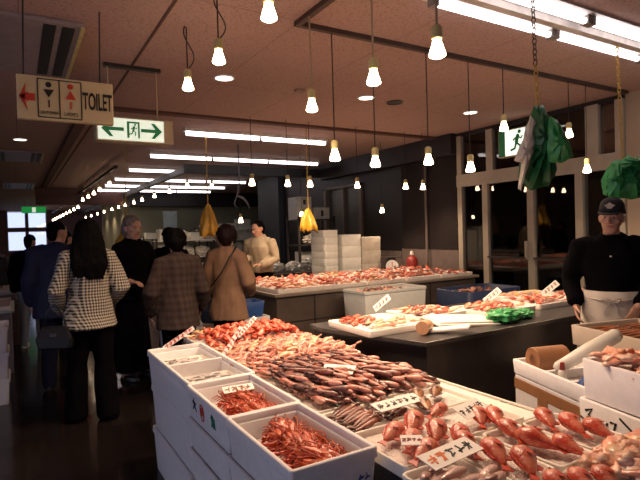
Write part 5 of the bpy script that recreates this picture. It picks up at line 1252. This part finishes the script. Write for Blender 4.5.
        if wear.get('collar', True):
            jb.tube([LN((.07 * math.cos(a), .008 + .066 * math.sin(a), 1.478 + .012 * math.sin(a))) for a in [rad(-55 + k * 290 / 14) for k in range(15)]], .016, 8)
        jb.move(S)
        link('jacket', fuse(jb, .011, jm, 3, .016, 7.0, loc[0] * 3, 'jacket'), t)
    # --- trousers or skirt
    tb_ = MB(); w_ = wear.get('leg', .016); fl = wear.get('bell', 0)
    if wear.get('skirt'):
        tb_.loft([oval(0, .01, z, a, b) for z, a, b in ((.10, .22, .19), (.4, .20, .165), (.8, .185, .145), (.98, .165, .12), (1.05, .150, .11))])
    else:
        tb_.loft([oval(0, .012, z, a, b) for z, a, b in ((.78, .15, .115), (.90, .18, .13), (.98, .172, .125), (1.04, .155, .112))])
        for hip, kn, an, q in legs:
            tb_.tube([hip, hip * .6 + kn * .4, kn, kn * .6 + an * .4, an + Vector((0, 0, -.045))], [.092 + w_, .08 + w_, .060 + w_, .054 + w_ + fl * .6, .046 + w_ + fl], 14)
    tb_.move(S)
    link('skirt' if wear.get('skirt') else 'trousers', fuse(tb_, .012, wear.get('trousers', cloth_black), 3, .012, 6.0, loc[1] * 3, 'trousers'), t)
    for hip, kn, an, q in legs:
        MB().loft([[(an.x + a * math.cos(2 * PI * j / 14), an.y - .06 + b * math.sin(2 * PI * j / 14), z) for j in range(14)] for z, a, b in ((0.0, .042, .125), (.012, .045, .13), (.04, .042, .122), (.062, .034, .085))]).move(S).build('shoe', wear.get('shoes', shoe_mat), t, smooth=True)
    # --- hair
    hs = wear.get('hair'); hm = wear.get('hairmat', hair_black)
    if hs:
        hb_ = MB()
        def cap(grow, z0, front):
            R = []
            for k in range(8):
                z = z0 + (1.722 + grow * .6 - z0) * k / 7; u = max(0, (z - 1.61)) / (.112 + grow * .6); f = math.sqrt(max(.02, 1 - min(1, u) ** 2.2))
                R.append([(.0 + (.076 + grow) * f * math.cos(a), .012 + (.094 + grow) * f * math.sin(a) * (1 if math.sin(a) > 0 else front), z) for a in [2 * PI * j / 20 for j in range(20)]])
            hb_.loft([[HM @ Vector(p) for p in r] for r in R])
        if hs == 'short': cap(.010, 1.628, .93); hb_.tube([HM @ Vector(p) for p in ((0, .06, 1.67), (0, .088, 1.60), (0, .082, 1.55), (0, .072, 1.525))], [.06, .056, .05, .038], 14)
        if hs == 'bob': cap(.018, 1.625, .93); hb_.tube([HM @ Vector(p) for p in ((0, .05, 1.67), (0, .062, 1.60), (0, .060, 1.53), (0, .05, 1.495))], [.08, .092, .082, .05], 16)
        if hs == 'curly':
            cap(.022, 1.635, .88); rr2 = random.Random(loc[0])
            for k in range(150):
                a = rr2.uniform(-.15 * PI, 1.15 * PI); e = rr2.uniform(-.45, 1.2); rad_ = .098
                c = Vector((rad_ * math.cos(a) * math.cos(e * .9) * .95, .014 + rad_ * math.sin(a) * math.cos(e * .9) * 1.08, 1.615 + .105 * math.sin(e)))
                hb_.ball(HM @ c, rr2.uniform(.020, .032), n=5)
            hb_.tube([HM @ Vector(p) for p in ((0, .04, 1.66), (0, .06, 1.58), (0, .055, 1.53))], [.08, .088, .066], 14)
        if hs == 'long':
            cap(.016, 1.63, .92)
            R = []
            for z, w, d, cy in ((1.715, .06, .06, .02), (1.675, .10, .09, .03), (1.58, .125, .09, .045), (1.48, .145, .08, .07), (1.40, .158, .065, .09), (1.32, .158, .055, .105), (1.26, .135, .04, .112), (1.225, .08, .025, .112)):
                R.append([LN(p) for p in oval(0, cy, z, w, d)])
            hb_.loft(R); rr2 = random.Random(4)
            for k in range(34):
                x = rr2.uniform(-.12, .12); z1 = 1.225 + rr2.uniform(-.05, .06)
                hb_.tube([LN((x * .8, .075, 1.60)), LN((x, .125, 1.45)), LN((x * 1.08, .150, 1.34)), LN((x * 1.1 + rr2.uniform(-.02, .02), .148, z1))], [.014, .015, .013, .005], 6)
        hb_.move(S)
        link('hair', fuse(hb_, .009, hm, 1, .006, 30.0, loc[0], 'hair'), t)
    return t, HM, S, LN

down = lambda q, fwd=-.02, out=.0: ((q * (.245 + out), .03, 1.12), (q * (.255 + out), fwd - .03, .865), (0, -.15, -1), (-q, 0, 0), 14)
# woman in houndstooth, seen from behind
t, HM, S, LN = person((0.50, 4.46, 0), rad(178), 1.60, 'person with long black hair and a houndstooth jacket, seen from behind in the aisle',
    {'arms': (((-.27, .04, 1.13), (-.20, -.16, 1.00), (.3, -.9, -.1), (0, .1, -1), 20), ((.275, .06, 1.13), (.25, -.14, .98), (-.1, -.95, -.2), (-.8, 0, -.4), 35)), 'feet': ((-.125, .0), (.145, -.10)), 'head': (6, 6, 0)},
    {'female': True, 'jacket': houndstooth, 'hem': .80, 'flare': .045, 'trousers': cloth_black, 'hair': 'long', 'bell': .035, 'leg': .024, 'face': False, 'ease': .022}, slim=.93)
# her shiny handbag
t = thing('handbag', (0.245, 4.42, 0.62), rad(-25), 'shiny black handbag hanging at the hip of the houndstooth jacket', 'handbag')
MB().loft([[(-.15, -.05, 0), (.15, -.05, 0), (.15, .05, 0), (-.15, .05, 0)], [(-.17, -.06, .10), (.17, -.06, .10), (.17, .06, .10), (-.17, .06, .10)], [(-.12, -.025, .21), (.12, -.025, .21), (.12, .025, .21), (-.12, .025, .21)]]).build('bag_body', leather, t, bevel=.02)
MB().tube([(-.10, 0, .20), (-.07, .0, .34), (0, 0, .40), (.07, 0, .34), (.10, 0, .20)], .008, 6).build('handle', leather, t, smooth=True)
MB().box(-.03, .03, -.062, -.05, .12, .15).build('clasp', counter_top, t); t.scale = (.8, .8, .85)
# navy jacket
person((0.36, 5.75, 0), rad(172), 1.63, 'person with black hair in a navy jacket, walking away down the aisle',
    {'arms': (((-.25, .0, 1.12), (-.20, -.20, .98), (.2, -.9, -.2), (.6, 0, -.6), 25), down(1)), 'feet': ((-.11, -.10), (.10, .12)), 'head': (-35, 6, 0), 'lean': (0, -.05)},
    {'jacket': cloth_navy, 'hem': .72, 'flare': .04, 'trousers': cloth_jeans, 'hair': 'short', 'ease': .036, 'leg': .02})
# person in pale jeans beyond him
person((0.18, 8.05, 0), rad(160), 1.52, 'person in dark jacket and pale blue jeans, partly behind the navy jacket',
    {'arms': (down(-1), down(1)), 'feet': ((-.1, -.05), (.1, .08))},
    {'jacket': cloth_black, 'hem': .86, 'trousers': cloth_pale_jeans, 'hair': 'short', 'ease': .03, 'shoes': white_metal, 'face': False}, .012)
# person in red farther off
person((0.66, 8.4, 0), rad(150), 1.56, 'person in a red top far down the aisle, between the navy and houndstooth jackets',
    {'arms': (down(-1), down(1)), 'feet': ((-.1, 0), (.1, .05))},
    {'jacket': cloth_red, 'hem': .86, 'trousers': cloth_black, 'hair': 'short', 'ease': .02, 'face': False}, .012)
# grey-haired shopkeeper turned to the customers
person((1.02, 5.52, 0), rad(36), 1.66, 'grey-haired person in black clothes reaching out an arm, facing the customers',
    {'arms': (((-.235, .02, 1.13), (-.19, -.17, 1.05), (.1, -1, -.1), (0, 0, -1), 20), ((.27, -.05, 1.15), (.30, -.27, 1.08), (.25, -.9, .0), (0, 0, -1), 18)), 'feet': ((-.1, 0), (.1, -.04)), 'head': (-18, 8, 0), 'lean': (0, -.06)},
    {'female': True, 'jacket': cloth_black, 'hem': .84, 'trousers': cloth_black, 'skirt': True, 'hair': 'bob', 'hairmat': hair_grey, 'brow': hair_grey, 'cuff': .75}, .008)
# dark-haired person behind the plaid coat
person((1.52, 5.92, 0), rad(185), 1.54, 'person with black hair in dark clothes, hidden behind the plaid coat',
    {'arms': (down(-1), down(1)), 'feet': ((-.1, 0), (.1, 0))}, {'female': True, 'jacket': cloth_black, 'hem': .82, 'hair': 'bob', 'face': False}, .012)
# plaid coat
person((1.22, 4.52, 0), rad(176), 1.50, 'person with curly black hair in a brown plaid coat, seen from behind',
    {'arms': (((-.275, .03, 1.11), (-.27, -.12, .90), (.1, -.5, -.9), (1, 0, 0), 22), ((.275, .03, 1.11), (.27, -.10, .88), (-.05, -.3, -1), (-1, 0, 0), 18)), 'feet': ((-.1, 0), (.1, 0)), 'head': (0, 8, 0)},
    {'female': True, 'jacket': plaid, 'hem': .74, 'flare': .035, 'ease': .030, 'trousers': cloth_black, 'hair': 'curly', 'face': False}, slim=.94)
# tan coat, turned to the far counter
person((1.76, 4.69, 0), rad(128), 1.53, 'person with dark curly hair in a tan quilted coat with a thin shoulder strap',
    {'arms': (((-.265, .0, 1.12), (-.20, -.18, 1.0), (.4, -.8, -.2), (0, 0, -1), 20), ((.27, .03, 1.12), (.24, -.14, .94), (-.2, -.7, -.6), (-1, 0, 0), 25)), 'feet': ((-.1, 0), (.1, 0)), 'head': (20, 8, 0)},
    {'female': True, 'jacket': cloth_tan, 'hem': .72, 'flare': .04, 'ease': .030, 'trousers': cloth_black, 'hair': 'curly', 'hairmat': hair_brown}, slim=.92)
t = thing('shoulder_bag', (1.76, 4.69, 0), rad(128), 'black shoulder bag with a thin strap crossing the back of the tan coat', 'handbag')
MB().loft([[(.19, -.17, .58), (.36, -.17, .58), (.36, -.05, .58), (.19, -.05, .58)], [(.18, -.18, .70), (.38, -.18, .70), (.38, -.04, .70), (.18, -.04, .70)], [(.21, -.15, .82), (.35, -.15, .82), (.35, -.07, .82), (.21, -.07, .82)]]).build('bag_body', leather, t, bevel=.015)
MB().tube([(-.115, .03, 1.345), (-.10, .125, 1.25), (-.02, .155, 1.10), (.09, .165, .98), (.20, .13, .86), (.28, .0, .78), (.29, -.09, .80)], .009, 6, flat=.5).build('strap', leather, t, smooth=True)
# customer beyond the tan coat
person((2.06, 5.62, 0), rad(200), 1.52, 'person in a dull brown coat facing the beige work jacket, beyond the tan coat',
    {'arms': (((-.26, .0, 1.14), (-.22, -.20, 1.08), (.1, -.9, .2), (0, 0, -1), 20), ((.25, .0, 1.14), (.16, -.22, 1.10), (-.1, -.9, .2), (0, 0, -1), 20)), 'feet': ((-.1, 0), (.1, 0))},
    {'female': True, 'jacket': cloth_brown, 'hem': .78, 'ease': .03, 'hair': 'bob', 'face': False}, .012)
# shopkeeper in beige behind the far counter
person((3.10, 6.88, 0), rad(-55), 1.63, 'person in a beige work jacket serving behind the brown-fronted counter',
    {'arms': (((-.24, .02, 1.15), (-.15, -.20, 1.13), (.3, -.9, .1), (0, 0, -1), 25), ((.25, .0, 1.13), (.12, -.22, 1.06), (-.5, -.8, .1), (0, 0, -1), 25)), 'feet': ((-.1, 0), (.1, 0)), 'head': (-12, 14, 0), 'lean': (0, -.06)},
    {'jacket': cloth_beige, 'hem': .93, 'flare': .0, 'trousers': cloth_black, 'hair': 'short', 'ease': .024})
# man in the cap behind the crates
t, HM, S, LN = person((3.62, 2.04, 0), rad(-62), 1.60, 'person in a black cap, black shirt and pale apron, facing the camera',
    {'arms': (((-.285, .03, 1.13), (-.235, -.11, .95), (.10, -.40, -.85), (1, -.1, .1), 16), ((.29, .03, 1.13), (.17, -.15, .97), (-.35, -.35, -.75), (-.4, .9, 0), 18)), 'feet': ((-.12, 0), (.12, 0)), 'head': (-8, 2, 3), 'lean': (.01, -.16)},
    {'jacket': cloth_black, 'hem': .90, 'flare': .0, 'trousers': cloth_black, 'hair': 'short', 'ease': .020, 'cuff': .92}, .006)
ap = MB(); ro = []; 
for z, w, d, cy in ((.36, .235, .17, .01), (.60, .222, .168, .01), (.86, .215, .165, .01), (.98, .205, .160, .006), (1.06, .196, .154, .0)):
    ro.append([LN((w * math.cos(a) * (1 + .02 * math.sin(a * 9)), cy + d * math.sin(a) * (1 + .02 * math.sin(a * 9)), z)) for a in [2 * PI * j / 48 for j in range(48)]])
inn = [[LN((p.x * .95, p.y * .95, p.z)) for p in r] for r in ro[::-1]]
for r in inn:
    for p in r: pass
apr = ap.loft(ro + [[Vector((p.x * .955, p.y * .955, p.z)) for p in r] for r in ro[::-1]] + [ro[0]], cap=False).move(S).build('apron', apron_mat, t, smooth=True)
bow = MB()
yb = -.165
bow.tube([LN((-.16, -.085, 1.005)), LN((-.08, yb + .005, 1.0)), LN((0, yb - .006, .995)), LN((.08, yb + .005, 1.0)), LN((.16, -.085, 1.005))], .010, 8, flat=.5)
for q in (-1, 1): bow.tube([LN((0, yb - .02, .995)), LN((q * .03, yb - .03, 1.02)), LN((q * .062, yb - .02, 1.008)), LN((q * .035, yb - .022, .985)), LN((0, yb - .02, .995))], .006, 6)
for q in (-1, 1): bow.tube([LN((0, yb - .02, .995)), LN((q * .03, yb - .02, .95)), LN((q * .045, yb - .012, .90))], [.006, .008, .009], 6, flat=.5)
bow.move(S).build('apron_tie', apron_mat, apr, smooth=True)
cp = MB(); R = []
for z, w, d in ((1.632, .083, .106), (1.665, .083, .105), (1.70, .078, .098), (1.728, .062, .078), (1.744, .034, .042), (1.748, .008, .01)):
    R.append([HM @ Vector(p) for p in oval(0, -.002, z, w, d, 24)])
capo = cp.loft(R).move(S).build('cap', mat('black cap cloth', (.014, .014, .018), .8), t, smooth=True)
br_ = MB(); top_, bot_ = [], []
pts = []
for k in range(13):
    a = PI + PI * k / 12; pts.append((.082 * math.cos(a), -.035 + .155 * math.sin(a) * 1.0, 1.640 - .018 * math.sin(-a) ))
pts2 = [(p[0] * .9, -.03, 1.640) for p in pts]
br_.loft([[HM @ Vector(p) for p in pts], [HM @ Vector((p[0], p[1], p[2] + .006)) for p in pts]]).move(S).build('cap_brim', mat('black cap cloth', (.014, .014, .018), .8), capo, smooth=40)
bd_ = [(0, .034), (.018, .016), (.036, .010), (.020, -.008), (.012, -.022), (-.012, -.022), (-.020, -.008), (-.036, .010), (-.018, .016)]
MB().loft([[HM @ Vector((p[0], -.108 + .05 * abs(p[1]) + 1.4 * p[0] ** 2, 1.684 + p[1] * .8)) for p in bd_], [HM @ Vector((p[0], -.102 + .05 * abs(p[1]) + 1.4 * p[0] ** 2, 1.684 + p[1] * .8)) for p in bd_]]).move(S).build('cap_badge', mat('pale cap badge', (.50, .42, .34), .6), capo)
MB().ball(LN((0.0, -.155, 1.32)), .008, n=5).move(S).build('shirt_button', mat('pale button', (.4, .36, .32), .4), t, smooth=True)
